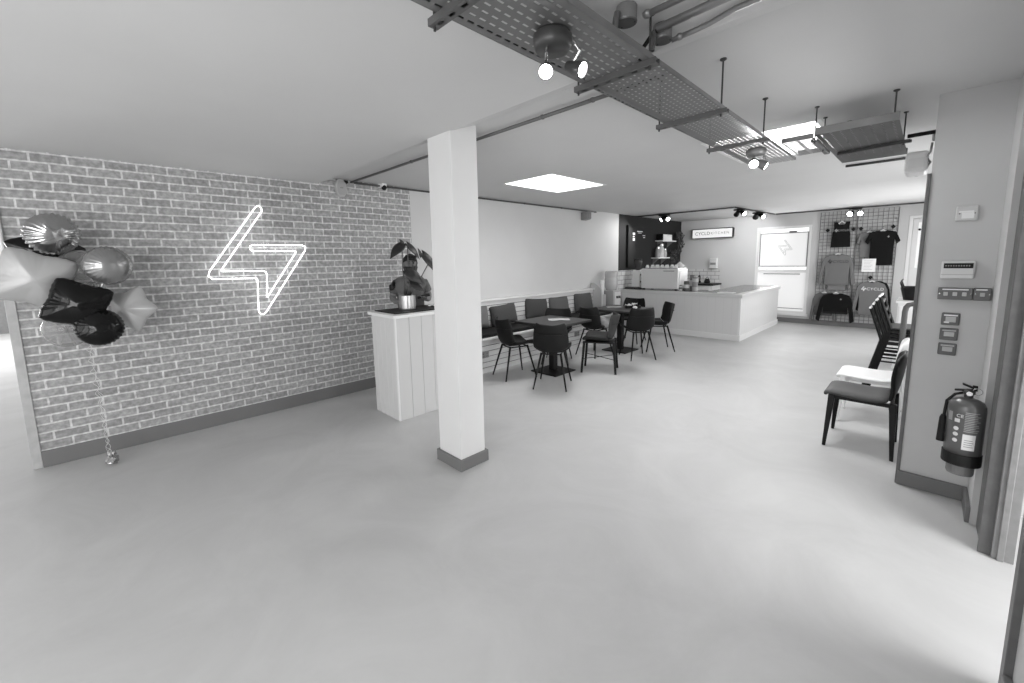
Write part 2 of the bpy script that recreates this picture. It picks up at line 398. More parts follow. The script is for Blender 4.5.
# ---- back door with glazed upper light
f = frame(B(), 'x', YB-.015, YB+.12, -.33, .44, .0, 2.34, .06)
f.box(-.27, .38, YB+.03, YB+.08, .06, 1.30).box(-.27, -.19, YB+.03, YB+.08, 1.30, 2.28).box(.30, .38, YB+.03, YB+.08, 1.30, 2.28).box(-.19, .30, YB+.03, YB+.08, 2.2, 2.28)
d1 = f.make('door_1', M_white, bevel=.003); d1['kind'] = 'structure'
B().box(-.19, .30, YB+.05, YB+.058, 1.30, 2.2).make('pane', MATS['opal_film_lit'], parent=d1)
B().lathe([(0,0),(.022,0),(.022,.03),(0,.035)], (-.17, YB+.03, 2.06), (0,-1,0), 10).make('latch', M_black, parent=d1)

# ================================================================ CEILING SERVICES
def slot_metal(name, pu, pv, hu, hv, v=.30):
    m = bpy.data.materials.new(name); m.use_nodes = True; nt = m.node_tree; b = nt.nodes['Principled BSDF']; N = nt.nodes.new; L = nt.links.new
    tc = N('ShaderNodeTexCoord'); sep = N('ShaderNodeSeparateXYZ'); L(tc.outputs['Object'], sep.inputs[0])
    def M(op, a, b_=None):
        q = N('ShaderNodeMath'); q.operation = op
        for i, s in enumerate((a, b_)):
            if s is None: continue
            if isinstance(s, (int, float)): q.inputs[i].default_value = s
            else: L(s, q.inputs[i])
        return q.outputs[0]
    u = M('DIVIDE', sep.outputs['X'], pu); fu = M('FLOOR', u)
    v_ = M('ADD', M('DIVIDE', sep.outputs['Y'], pv), M('MULTIPLY', M('FRACT', M('MULTIPLY', fu, .5)), 1.0))
    a = M('ABSOLUTE', M('SUBTRACT', M('FRACT', u), .5)); c = M('ABSOLUTE', M('SUBTRACT', M('FRACT', v_), .5))
    hit = M('MULTIPLY', M('LESS_THAN', a, hu), M('LESS_THAN', c, hv))
    L(M('SUBTRACT', 1.0, hit), b.inputs['Alpha'])
    b.inputs['Base Color'].default_value = (v, v, v, 1); b.inputs['Metallic'].default_value = .6; b.inputs['Roughness'].default_value = .45
    n = N('ShaderNodeTexNoise'); n.inputs['Scale'].default_value = 7; L(tc.outputs['Object'], n.inputs['Vector'])
    r = N('ShaderNodeMapRange'); r.inputs['To Min'].default_value = v*.8; r.inputs['To Max'].default_value = v*1.2; L(n.outputs['Fac'], r.inputs['Value']); L(r.outputs['Result'], b.inputs['Base Color'])
    return m
M_slotA = slot_metal('perforated_tray_long_slots', .034, .040, .15, .32, .22)
M_slotB = slot_metal('perforated_tray_short_slots', .026, .034, .19, .24, .22)
M_slotC = slot_metal('perforated_tray_wide_slots', .09, .05, .40, .20, .3)
M_slotch = slot_metal('slotted_channel', .029, 1.0, .46, .006, .13)
TZ = 2.335
M_slotW = slot_metal('dull_wide_tray_steel', .05, .045, .12, .16, .10)
def tray(name, label, x0, x1, y0, y1, z, sheet, flange=.05, ends=False, sides='y'):
    t = thing(name, label, 'cable tray', ((x0+x1)/2, (y0+y1)/2, z))
    hx, hy = (x1-x0)/2, (y1-y0)/2
    B().box(-hx, hx, -hy, hy, 0, .002).make('perforated_base', sheet, t)
    for s in (-1, 1):
        fb = B()
        if sides == 'y':
            fb.box(s*hx-.0015, s*hx+.0015, -hy, hy, 0, flange); fb.box(min(s*hx, s*(hx-.012)), max(s*hx, s*(hx-.012)), -hy, hy, flange, flange+.002)
        else:
            fb.box(-hx, hx, s*hy-.0015, s*hy+.0015, 0, flange); fb.box(-hx, hx, min(s*hy, s*(hy-.012)), max(s*hy, s*(hy-.012)), flange, flange+.002)
        fb.make('side_flange', M_galv, t)
    return t
tray('cable_tray', 'long perforated steel cable tray nearest the viewer, carrying the first twin spotlight', -1.09, -.79, -.6, 1.54, TZ, M_slotA, .024)
tray('cable_tray', 'perforated steel cable tray in the middle of the run, between second and last cross channels', -1.09, -.79, 1.545, 3.05, TZ, M_slotB, .020)
tray('cable_tray', 'short end of cable tray beside the second twin spotlight, under the far skylight', -1.09, -.79, 3.055, 3.92, TZ, M_slotB, .018)
tray('cable_tray', 'narrow wide-slotted tray crossing under the far skylight towards the right', -.785, -.60, 3.44, 3.95, 2.37, M_slotC, .03, sides='x')
tray('cable_tray', 'wide slotted cable tray ending near the grey wall with the switches', -.595, -.185, 3.44, 4.66, 2.385, M_slotW, .045, sides='x')
chan_labels = ['steel cross channel under the tray at the top edge of the picture', 'steel cross channel under the tray just behind the first twin spotlight',
    'steel cross channel under the tray by the second long hanging rod', 'steel cross channel under the tray just before the second twin spotlight']
def channel_mesh(L, w=.034, h=.022):
    b = B()
    b.box(0, L, -w/2, -w/2+.004, -h, 0).box(0, L, w/2-.004, w/2, -h, 0).box(0, L, -w/2+.004, w/2-.004, -h, -h+.004)
    return b
for i, y in enumerate((.80, 1.54, 2.30, 3.05)):
    t = thing('support_channel', chan_labels[i], 'support channel', (-1.135, y, TZ), 0, 'cross channels carrying the cable tray')
    cz = ZL if y < 1.82 else ZH
    channel_mesh(.37).make('channel', M_slotch, t)
    for x in (.012, .338):
        B().tube([(x, 0, -.034), (x, 0, cz-TZ)], .0045, 8).lathe([(.016,-.0),(.016,-.006),(.006,-.012)], (x,0,cz-TZ), n=10).make('hanging_rod', M_darkmetal, t)
t = thing('support_channel', 'short channel turned along the room under the crossing tray, below two thin rods', 'support channel', (-.60, 3.46, 2.37), PI/2, None)
channel_mesh(.5).make('channel', M_darkmetal, t, bevel=.003)
for x in (.02, .33): B().tube([(x, 0, -.03), (x, 0, ZH-2.37)], .0045, 8).lathe([(.014,-.0),(.014,-.006),(.006,-.01)], (x,0,ZH-2.37), n=10).make('hanging_rod', M_darkmetal, t)
t = thing('support_channel', 'dark channel under the wide tray next to the grey switch wall', 'support channel', (-.56, 4.16, 2.385), math.radians(-12), None)
channel_mesh(.42).make('channel', M_darkmetal, t, bevel=.003)
for x in (.38,): B().tube([(x, 0, -.03), (x, 0, ZH-2.385)], .0045, 8).lathe([(.014,-.0),(.014,-.006),(.006,-.01)], (x,0,ZH-2.385), n=10).make('hanging_rod', M_darkmetal, t)
for (x, y, lb) in ((-.213, 3.50, 'long hanging rod at the near corner of the wide cable tray'), (-.49, 4.03, 'short thin hanging rod behind the wide cable tray')):
    o = B().tube([(0,0,0), (0,0,ZH-2.40)], .0045, 8).lathe([(.016,-.0),(.016,-.006),(.006,-.012)], (0,0,ZH-2.40), n=10).make('threaded_rod', M_darkmetal, loc=(x, y, 2.40)); tag(o, lb, 'rod')

# conduits on the ceiling with round junction boxes
def pipe(name, pts, r, label, clips=(), m=M_conduit, cat='conduit', n=10):
    o0 = Vector(pts[0]); t = thing(name, label, cat, o0)
    B().tube([Vector(p)-o0 for p in pts], r, n).make('tube', m, t, smooth=True)
    for c in clips:
        c = Vector(c)-o0; B().sphere(c, r*1.3, 10, (1.3,1.3,1)).make('pipe_coupling', m, t, smooth=True)
    return t
pipe('conduit', [(-.80,1.50,2.478),(-.45,1.50,2.478),(.27,1.50,2.478)], .011, 'upper short conduit leaving the left round junction box, top centre', ((-.79,1.50,2.478),))
pipe('conduit', [(-.80,1.605,2.47),(-.45,1.60,2.476),(.27,1.60,2.476)], .015, 'middle conduit of the three beside the round junction boxes')
pipe('conduit', [(-.80,1.728,2.47),(-.72,1.738,2.477),(-.66,1.74,2.482),(-.56,1.712,2.484),(-.46,1.71,2.484),(.27,1.71,2.484)], .010, 'lowest of the three conduits, bending, from the right round junction box', ((-.77,1.731,2.473),))
def jbox(x, y, label):
    t = thing('junction_box', label, 'junction box', (x, y, 2.445))
    B().lathe([(.036,0),(.036,.054)], n=24).make('box_body', M_galv, t, smooth=False, bevel=.003)
    B().lathe([(0,-.004),(.037,-.004),(.038,0),(.0,0)], n=24).make('lid', M_galv2, t)
    B().tube([(-.01,-.045,.02),(-.012,-.05,-.0),(-.018,-.05,-.05)], .011, 8).make('gland', M_galv2, t)
    for s in (-1, 1): B().lathe([(0,-.007),(.004,-.007),(.004,-.003)], (s*.026, .012, 0), n=8).make('screw', M_darkmetal, t)
jbox(-.836, 1.435, 'left round steel junction box on the ceiling beside the cable tray')
jbox(-.803, 1.65, 'right round steel junction box on the ceiling by the hanging rod')
pipe('cable', [(-.80,1.605,2.465),(-.825,1.60,2.45),(-.845,1.58,2.41),(-.85,1.56,2.35)], .008, 'black cables dropping from the middle conduit into the tray', m=M_black, cat='cable')
M_duct = M_darkmetal
pipe('conduit', [(-4.90,2.20,2.548),(-1.04,2.20,2.548)], .012, 'long steel conduit crossing the ceiling behind the white column', ((-3.55,2.2,2.548),(-2.95,2.2,2.548),(-1.9,2.2,2.548),(-1.5,2.2,2.548),(-1.36,2.2,2.548)), m=M_galv2)
pipe('conduit', [(-4.905,2.24,2.548),(-4.905,7.35,2.548)], .012, 'long dark conduit along the top of the left wall', ((-4.905,3.9,2.548),(-4.905,5.2,2.548),(-4.905,6.2,2.548),(-4.905,7.3,2.548)), m=M_darkmetal)
pipe('lighting_track', [(-4.90,9.0,2.555),(-2.80,9.0,2.555)], .014, 'dark lighting track crossing the ceiling above the counter front', m=M_darkmetal, cat='track')
pipe('lighting_track', [(-2.78,9.0,2.555),(-2.62,11.3,2.555)], .014, 'dark lighting track running back over the end of the counter', m=M_darkmetal, cat='track')
pipe('lighting_track', [(-2.60,11.32,2.555),(.4,11.32,2.555)], .014, 'dark lighting track along the back wall above the clothes grid', m=M_darkmetal, cat='track')
pipe('conduit', [(-.72,5.9,2.555),(-.10,5.9,2.555)], .014, 'short dark conduit end on the ceiling left of the small white hanging box', m=M_darkmetal)

def twin_spot(loc, heads, label, lit=True, base_r=.085, base_h=.06, hs=1.0, base_m=M_darkmetal, on=M_bulb, power=10):
    t = thing('twin_spotlight', label, 'spotlight', loc)
    B().lathe([(0,0),(base_r*.86,0),(base_r,-.012),(base_r*.98,-base_h*.7),(base_r*.85,-base_h),(0,-base_h)], n=28).make('ceiling_plate', base_m, t, smooth=True)
    for hp, d in heads:
        hp = Vector(hp); d = Vector(d).normalized(); back = hp - d*.085*hs
        B().tube([(hp.x*.72, hp.y*.72, -base_h*.8), (hp.x*.9, hp.y*.9, -base_h-.02), hp - d*.045*hs + Vector((0,0,.028*hs))], .006*hs, 8).make('stem', M_steel, t)
        hd = B().lathe([(0,0),(.020*hs,.004),(.024*hs,.03*hs),(.032*hs,.078*hs),(.032*hs,.085*hs),(.029*hs,.085*hs),(.027*hs,.078*hs),(0,.072*hs)], back, d, 20).make('lamp_head', base_m, t, smooth=False)
        B().lathe([(0,.0765*hs),(.026*hs,.0765*hs),(.024*hs,.083*hs),(.012*hs,.088*hs),(0,.0895*hs)], back, d, 20).make('bulb', on if lit else M_steel, hd, smooth=True)
        if lit and power:
            w = Vector(loc) + hp + d*.02
            spot('spot_beam', w, w + d, power, 95, .8, .03)
    return t
twin_spot((-.925,1.125,TZ), [((.008,-.045,-.135), (.50,-.62,-.62)), ((.098,.033,-.135), (.85,.10,-.42))], 'twin spotlight on dark round plate under the near cable tray, both lit', power=26, base_r=.064, base_h=.055, hs=.80)
twin_spot((-.94,-.35,TZ), [((-.03,.05,-.125), (-.35,.75,-.62)), ((.06,.03,-.125), (.25,.7,-.8))], 'added unseen twin spotlight above the viewer on the near tray end, brightening the floor', power=22, base_r=.064, base_h=.055, hs=.8)  # extra lamp added out of view to brighten the middle of the floor
twin_spot((-.90,3.30,TZ), [((-.0,-.04,-.11), (.3,-.75,-.4)), ((.05,.06,-.115), (.9,.25,-.5))], 'bright twin spotlight at the far end of the cable tray', power=18, base_r=.064, base_h=.05, base_m=M_galv)
M_bulb2 = mat('lamp_bulb_soft', .9, .3, emit=10)
twin_spot((-4.22,9.0,2.542), [((-.07,-.02,-.11), (-.55,-.65,-.6)), ((.10,-.02,-.11), (.75,-.6,-.55))], 'black twin spotlight on the track in front of the black wall', base_r=.13, base_h=.03, hs=1.7, base_m=M_black, on=M_bulb2, power=55)
twin_spot((-2.76,9.25,2.542), [((-.07,.02,-.11), (-.6,.9,-.5)), ((.10,-.02,-.11), (.8,-.5,-.55))], 'black twin spotlight at the corner of the lighting track, right of the sign', base_r=.12, base_h=.03, hs=1.6, base_m=M_black, on=M_bulb2, power=45)
twin_spot((-2.69,10.3,2.542), [((-.07,.02,-.11), (-.4,.9,-.5)), ((.10,-.02,-.11), (.8,-.5,-.55))], 'black twin spotlight above the counter end, left of the back window', base_r=.13, base_h=.03, hs=1.8, base_m=M_black, on=M_bulb2, power=45)
twin_spot((-1.15,11.2,2.542), [((-.085,-.02,-.12), (-.2,-.9,-.4)), ((.085,-.02,-.12), (.2,-.9,-.4))], 'lit twin spotlight in front of the top of the clothes grid', base_r=.11, base_h=.03, hs=1.7, base_m=M_black, power=16)
# small things by the right wall's upper corner
t = thing('emergency_light', 'white hanging box light by the top of the grey switch wall', 'light box', (-.115, 4.45, 2.19))
B().box(-.065,.06,-.13,.13,0,.15).make('housing', M_whitegloss, t, bevel=.02)
B().box(-.045,.04,-.135,-.131,.03,.10).make('cover', M_white, t)
pipe('cable', [(-.17,4.10,2.41),(-.10,4.12,2.415),(-.035,4.14,2.42),(-.035,4.3,2.40)], .014, 'black cable bundle running from the wide tray to the grey wall', m=M_black, cat='cable')
pipe('cable', [(-.045,4.3,2.38),(-.05,4.32,2.32),(-.07,4.33,2.29),(-.045,4.34,2.25),(-.06,4.36,2.22)], .007, 'thin curled grey cable beside the white hanging box', m=M_conduit, cat='cable')
twin_spot((-.14,6.0,2.56), [((-.02,-.02,-.14), (-.4,-.9,-.4))], 'small lit spotlight below the white hanging box at the right', base_r=.06, base_h=.03, hs=1.6, base_m=M_darkmetal, on=M_bulb2, power=5)

# wall devices, left wall
t = thing('wall_speaker', 'pale oval speaker high on the brick wall near the ceiling step', 'speaker', (-4.93, 2.075, 2.47), 0)
B().prism([(0, .062*math.cos(a)*1.0, .115*max(-.86,min(.86,math.sin(a)*1.0))) for a in [2*PI*k/28 for k in range(28)]], (.05,0,0)).make('speaker_body', M_postwhite, t, bevel=.006)
B().prism([(.051, .050*math.cos(a), .095*max(-.86,min(.86,math.sin(a)))) for a in [2*PI*k/28 for k in range(28)]], (.003,0,0)).make('speaker_grille', mat('pale_grille', .34, .7, bump=.3, bscale=300), t)
B().box(.054,.056,-.018,.018,-.006,.006).make('badge', M_trim2, t)
t = thing('camera_dome', 'small white security camera with black dome at the top of the brick wall', 'camera', (-4.93, 2.60, 2.53))
B().box(0,.03,-.045,.045,-.0,.05).box(.03,.09,-.03,.03,-.0,.045).make('camera_body', M_whitegloss, t, bevel=.006)
B().sphere((.075,0,-.006), .033, 14).make('dome', M_black, t, smooth=True)
o = B().box(0,.05,-.03,.03,-.02,.012).make('junction_clip', M_black, loc=(-4.93,2.13,2.55), bevel=.005); tag(o, 'small black clip where two conduits meet above the oval speaker', 'cable clip')
t = thing('wall_speaker', 'small grey speaker under the end of the long wall conduit', 'speaker', (-4.942, 6.95, 2.36), 0)
B().hexa([(0,-.09,0),(.15,-.06,.02),(.15,.06,.02),(0,.09,0),(0,-.09,.15),(.15,-.06,.17),(.15,.06,.17),(0,.09,.15)]).make('speaker_body', M_trim2, t, bevel=.012)
B().box(.151,.154,-.05,.05,.035,.155).make('speaker_grille', M_skirt, t)
# neon bolt
t = thing('neon_sign', 'lit white neon tube sign shaped like an outlined lightning bolt on the brick wall', 'neon sign', (-4.93, 1.17, 1.64))
B().tube([(.05, y-1.17, z-1.64) for y, z in NEON], .0040, 8, closed=True).make('neon_tube', M_neon, t, smooth=True)
for y, z in ((.95,1.47),(1.35,1.80),(1.0,1.93),(1.13,1.3),(1.45,1.50),(1.0,1.80)):
    B().lathe([(.006,0),(.006,.05)], (0, y-1.17, z-1.64), (1,0,0), 8).make('standoff', M_whitegloss, t)
pipe('power_lead', [(-4.925,.05,2.04)]*0 or [(-4.92,-.53,1.70),(-4.915,-.53,1.99)], .004, 'thin white lead at the far left edge of the brick wall', m=M_whitegloss, cat='cable')
o = B().box(0,.03,-.05,.0,0,.36).make('wall_trunking', M_whitegloss, loc=(-4.915,-.500,1.66), bevel=.012, seg=3); tag(o, 'bright white casing on the corner post at the far left, above the white star balloon', 'casing')

# ================================================================ FURNITURE
# ---- kiosk counter by the brick wall
M_kplank = grille_mat('grooved_board', .66, .5, .105, .05, 'XY')
t = thing('kiosk_counter', 'white panelled reception counter with a black top, standing against the brick wall', 'counter', (-4.14, 1.985, 0))
B().box(.012,.486,.012,1.0,.0,1.05).make('body', mat('counter_core', .6, .6), t)
pb = B()
for k in range(5): pb.box(.004+k*.0955, .004+k*.0955+.092, 0, .012, 0, 1.05)
pb.make('end_planks', mat('plank_paint', .60, .55), t, bevel=.003)
pb = B()
for k in range(7): pb.box(.486, .50, .014+k*.142, .014+k*.142+.139, 0, 1.05)
pb.make('front_planks', mat('plank_paint_dimmed', .54, .55), t, bevel=.003)  # same plank paint, darkened to tone down the light on this side
B().box(.478,.502,-.002,.013,0,1.05).make('corner_bead', M_white, t, bevel=.003)
B().box(-.03,.525,-.025,1.03,1.05,1.082).make('worktop', M_white, t, bevel=.004)
B().box(-.02,.43,.05,1.01,1.082,1.092).make('black_mat', M_black, t, bevel=.003)

# ---- plant in steel pot
t = thing('potted_plant', 'large-leaved plant in a shiny steel pot on the reception counter', 'plant', (-3.96, 2.32, 1.092))
B().lathe([(0,0),(.084,0),(.088,.01),(.09,.15),(.086,.15),(.083,.02),(0,.02)], n=32).make('pot', mat('polished_steel', .45, .32, metal=.9), t, smooth=False)
B().lathe([(0,.125),(.084,.125),(.0,.128)], n=24).make('soil', M_hole, t)
M_leaf = mat('leaf', .018, .35, noise=.3, nscale=30)
M_stem = mat('plant_stem', .09, .5)
def leaf(tip_base, tip, w, nrm):
    p0, p1 = Vector(tip_base), Vector(tip); d = p1 - p0; L = d.length; d.normalize(); n = Vector(nrm); n = (n - d*n.dot(d)).normalized(); s = d.cross(n)
    b = B()
    def fn(u, v):
        x = (v-.5)*2; prof = (math.sin(PI*min(1, u*1.02+.02)**.62))**.8 if u < .98 else 0.02
        lobe = -.12*L*(1-u)**6*abs(x)
        return p0 + d*(u*L + lobe - .0) + s*(x*w*prof) + n*(-.10*L*math.sin(PI*u)*-1 + .16*w*abs(x)*prof*-1)
    b.grid(fn, 12, 7)
    return b
stems = [((0,-.01,.12),(-.03,-.02,.42),(0,-.03,.66)), ((0,0,.12),(.02,.02,.42),(.01,.03,.68)), ((0,.02,.12),(0,.16,.30),(.0,.30,.50)), ((.02,-.02,.12),(.05,.03,.25),(.06,.08,.38)), ((-.02,.02,.12),(-.04,.1,.3),(-.02,.16,.5)), ((.02,0,.12),(.05,.0,.2),(.06,-.0,.30))]
for s in stems: B().tube(s, .006, 6).make('stem', M_stem, t, smooth=True)
leaves = [((.0,-.02,.70),(.02,-.19,.54),.055,(.7,-.4,.6)), ((.01,.03,.70),(.03,.16,.53),.055,(.8,.3,.5)), ((0,.22,.60),(.03,.40,.34),.055,(.8,-.2,.6)),
          ((.06,-.03,.42),(.10,.15,.26),.075,(.9,-.1,.4)), ((.05,.01,.30),(.10,.16,.18),.05,(1,0,.3)), ((0,.20,.56),(.0,.16,.66),.02,(1,0,0)), ((-.0,-.01,.70),(.0,-.06,.75),.018,(1,0,0)), ((.05,-.05,.16),(.07,-.07,.27),.02,(1,0,0)), ((.05,-.01,.14),(.07,.0,.26),.022,(1,0,0))]
for a, c, w, n in leaves: leaf(a, c, w, n).make('leaf', M_leaf, t, smooth=True, solid=.003)

# ---- bench with planked back along the left wall
M_plank = mat('bench_plank_paint', .60, .55)
M_gap = mat('plank_gap', .10, .8)
BY0, BY1 = 3.42, 7.20
t = thing('bench', 'long built-in white planked bench with black seat pad along the left wall', 'bench', (-4.93, BY0, 0))
L_ = BY1-BY0
B().box(.01,.555,.0,L_,.0,.47).box(.005,.055,.0,L_,.47,.96).make('carcass', M_gap, t)
for k in range(6):
    B().box(.555,.572,0,L_,.0+k*.079,.068+k*.079).make('front_plank', M_plank, t, bevel=.002)
for k in range(6):
    B().box(.055,.07,0,L_,.50+k*.079,.568+k*.079).make('back_plank', M_plank, t, bevel=.002)
B().box(0,.60,-.005,L_,.472,.50).make('seat_board', M_white, t, bevel=.004)
B().box(0,.10,-.005,L_,.965,.99).make('top_rail', M_white, t, bevel=.004)
B().box(.075,.555,.03,L_-.06,.50,.555).make('seat_pad', M_blacksoft, t, bevel=.018, seg=3)
arc = [(0,0,0),(.62,0,0),(.62,0,.5)] + [(.36+.26*math.cos(a),0,.52+.0+.58*math.sin(a)) for a in [PI/2*k/10 for k in range(11)]][0:0]
prof = [(.24,.52)] 
pts = [(0,0,0),(.60,0,0),(.60,0,.52),(.27,0,.56)] + [(.02+.25*math.cos(a),0,.86+.24*math.sin(a)) for a in [PI/2*k/10 for k in range(0,11)]] + [(0,0,1.10)]
B().prism([(x, L_, z) for x, _, z in pts], (0,.045,0)).make('arched_end_panel', mat('end_panel_paint', .5, .55), t, bevel=.005)
for y in (2.52, .33):
    B().box(.573,.581,y-.073,y+.073,.22,.306).make('socket', M_trim2, t, bevel=.003)
    sb = B()
    for q in (-.036,.036):
        sb.box(.581,.583,y+q-.004,y+q+.004,.275,.29).box(.581,.583,y+q-.016,y+q-.008,.24,.25).box(.581,.583,y+q+.008,y+q+.016,.24,.25)
    sb.make('socket_holes', M_hole, t)

def cushion(y, w, h, v, label, rz=0, rx=0, lean=12, x=-4.80, z=.555, name='cushion', extra=0):
    t = B(); n = 14
    def fn_side(s):
        def fn(u, v_):
            a, c = u*2-1, v_*2-1
            pinch = 1 - .07*(1-abs(c)**2) * (abs(a)**4) ; pinch2 = 1 - .07*(1-abs(a)**2) * (abs(c)**4)
            th = .075*((1-a**4)*(1-c**4))**.5
            return Vector((s*th, a*w/2*pinch, h/2 + c*h/2*pinch2))
        return fn
    t.grid(fn_side(1), n, n); t.grid(fn_side(-1), n, n)
    bmesh.ops.remove_doubles(t.bm, verts=t.bm.verts, dist=.0008)
    o = t.make(name, mat('cushion_cloth_%d' % int(v*1000), v*.72, .9, bump=.15, bscale=180), smooth=True)
    o.location = (x, y, z); o.rotation_euler = (math.radians(rx), -math.radians(lean), math.radians(rz))
    tag(o, label, 'cushion', 'cushions on the bench'); return o
cushion(4.00, .50, .36, .2, 'mid-grey cushion mostly hidden behind the white column', rx=-3)
cushion(4.60, .60, .34, .085, 'dark grey cushion leaning on the bench nearest the column, above the left chair', rx=3)
cushion(5.38, .60, .38, .07, 'darkest grey cushion behind the near table', rx=-5)
cushion(6.02, .58, .36, .14, 'lighter grey cushion between the two tables', rx=-2)
cushion(6.80, .60, .38, .10, 'grey cushion at the far end of the bench by the arched panel', rx=-1)
cushion(5.84, .34, .22, .36, 'pale cushion lying on the seat of the chair between the two tables', lean=62, x=-3.70, z=.505, rz=75)

# ---- square pedestal tables
def table(x, y, rz, label):
    t = thing('cafe_table', label, 'table', (x, y, 0), rz, 'square cafe tables by the bench')
    B().box(-.39,.39,-.39,.39,.715,.742).make('tabletop', M_tabletop, t, bevel=.004)
    B().box(-.39,.39,-.39,.39,.708,.715).make('edge_band', M_black, t)
    B().box(-.045,.045,-.045,.045,.02,.69).make('column', M_black, t, bevel=.006)
    B().box(-.23,.23,-.23,.23,0,.018).make('base_plate', M_black, t, bevel=.005)
    B().box(-.16,.16,-.03,.03,.69,.708).box(-.03,.03,-.16,.16,.69,.708).make('bracket', M_black, t)
    return t
table(-3.70, 4.48, .0, 'square dark pedestal table nearest the white column')
table(-3.70, 6.32, .0, 'square dark pedestal table farther along the bench, nearer the counter')

# ---- upholstered tub chairs
def tub_parts(t, shell=M_blacksoft, legs='splay', back=M_blacksoft):
    # side profile: seat front -> seat -> curve -> back top; x forward, z up
    P = [(.225,.455,.40),(.20,.468,.43),(.12,.468,.455),(.02,.462,.465),(-.08,.456,.46),(-.15,.468,.455),(-.185,.51,.45),(-.205,.57,.45),(-.222,.64,.44),(-.240,.71,.425),(-.256,.77,.40),(-.264,.805,.37),(-.262,.815,.34)]
    def surf(rng, off=0):
        b = B(); N = 11
        V = []
        for i in rng:
            x, z, w = P[i]; row = []
            up = max(0, min(1, (z-.48)/.2)); cl = .055*(1-up) + .0
            for j in range(N):
                a = (j/(N-1))*2-1
                wy = a*w/2
                lift = (abs(a)**3) * (.07*(1-up) if .02 < i/12 < .6 else .02)
                fwd = (abs(a)**2.4) * (.10*up + .05*(1-up)*(1 if x < -.1 else 0))
                row.append(b.bm.verts.new((x + fwd, wy, z + lift)))
            V.append(row)
        for i in range(len(V)-1):
            for j in range(N-1): b.bm.faces.new((V[i][j], V[i][j+1], V[i+1][j+1], V[i+1][j]))
        return b
    surf(range(0,6)).make('seat', shell, t, smooth=True, solid=.034, subsurf=1)
    bo = surf(range(5,13)).make('backrest', back, t, smooth=True, solid=.028, subsurf=1)
    hb = B(); hb.tube([(-.16+.10*abs(a)**2.4-.0, a*.19, .70) for a in ()] or [(-.262+.10*(abs(a)**2.4), a*.205, .70+.0) for a in [k/6-1 for k in range(13)]], .004, 6)
    hb.make('stitch_seam', M_black, bo)
    if legs == 'splay':
        for sx, sy in ((1,1),(1,-1),(-1,1),(-1,-1)):
            B().tube([(sx*.13+.0,sy*.12,.45),(sx*.235-.01,sy*.205,.006)], [.015,.010], 10).make('leg', M_black, t, smooth=True)
        B().tube([(.13,.12,.435),(.13,-.12,.435),(-.13,-.12,.435),(-.13,.12,.435)], .010, 8, closed=True).make('under_frame', M_black, t)
    else:
        for sx, sy in ((1,1),(1,-1),(-1,1),(-1,-1)):
            B().tube([(sx*.20,sy*.17,.45),(sx*.235,sy*.19,.0)], [.024,.021], 4).make('leg', M_black, t)
        B().tube([(.22,.18,.20),(-.22,-.18,.20)], .005, 6).tube([(.22,-.18,.20),(-.22,.18,.20)], .005, 6).make('cross_stretcher', M_black, t)
        B().box(-.2,.2,-.17,.17,.425,.44).make('under_frame', M_black, t)
CH = [ # centre x,y, facing dx,dy, label
 (-3.93,3.93,.30,.95,'black tub chair at the near table, seen from the side beside the white column'),
 (-3.27,3.95,-.50,.87,'black tub chair with its back to the viewer at the near table'),
 (-3.99,4.92,.5,-.85,'black tub chair behind the near table, facing the viewer'),
 (-3.83,5.73,.10,1,'black tub chair with its back to the near table, facing the far table'),
 (-3.21,6.00,-.80,.60,'black tub chair with its back to the viewer at the far table'),
 (-3.23,6.74,-.76,-.65,'black tub chair at the right of the far table, against the counter front'),
 (-3.93,7.10,.15,-1,'black tub chair behind the far table, its back showing above the tabletop'),
]
first = None
for x, y, dx, dy, lb in CH:
    rz = math.atan2(dy, dx)
    if first is None:
        first = thing('tub_chair', lb, 'chair', (x, y, 0), rz, 'black tub chairs around the cafe tables'); tub_parts(first)
    else: dup(first, (x, y, 0), rz, lb)
t = thing('tub_chair', 'grey-black chair with straight square legs and a crossed wire stretcher, between the tables', 'chair', (-3.23, 4.96, 0), math.atan2(-.46, -.89), 'black tub chairs around the cafe tables')
tub_parts(t, mat('charcoal_upholstery', .03, .6, bump=.1, bscale=90, spec=.25), 'straight', MATS['charcoal_upholstery'])

# things on the tables
def crumple(name, label, cat, loc, sx, sy, v, rz=0, h=.012, seed=1):
    random.seed(seed); b = B()
    b.grid(lambda u, w: Vector(((u-.5)*sx, (w-.5)*sy, h*(.5+.5*math.sin(u*9+seed)*math.cos(w*7)) + random.random()*h*.3)), 9, 7)
    o = b.make(name, mat('paper_%d' % int(v*100), v, .8), solid=.002, loc=loc); o.rotation_euler = (0,0,rz); tag(o, label, cat); return o
crumple('menu', 'open pale menu lying on the near table', 'menu', (-3.66,4.56,.744), .30, .20, .36, .8, .006, 3)
crumple('menu', 'pale menu lying flat on the left half of the far table', 'menu', (-3.86,6.36,.744), .26, .17, .45, .8, .004, 5)
t = thing('condiment_tray', 'black tray holding crumpled white napkins on the far table', 'tray', (-3.56,6.47,.742), .6)
B().box(-.13,.13,-.09,.09,0,.012).box(-.13,-.12,-.09,.09,.012,.045).box(.12,.13,-.09,.09,.012,.045).box(-.12,.12,-.09,-.08,.012,.045).box(-.12,.12,.08,.09,.012,.045).make('tray_body', M_black, t, bevel=.004)
for k in range(3):
    o = crumple('napkin', 'crumpled white napkin in the black tray, number %d of the pile' % k, 'napkin', (-3.62+k*.04,6.44+k*.03,.768+.012*k), .11, .09, .7, k, .03, 11+k)
    o['label'] = ['crumpled white napkin at the left of the black tray', 'crumpled white napkin in the middle of the black tray', 'crumpled white napkin on top at the right of the black tray'][k]; o['group'] = 'napkins in the tray'
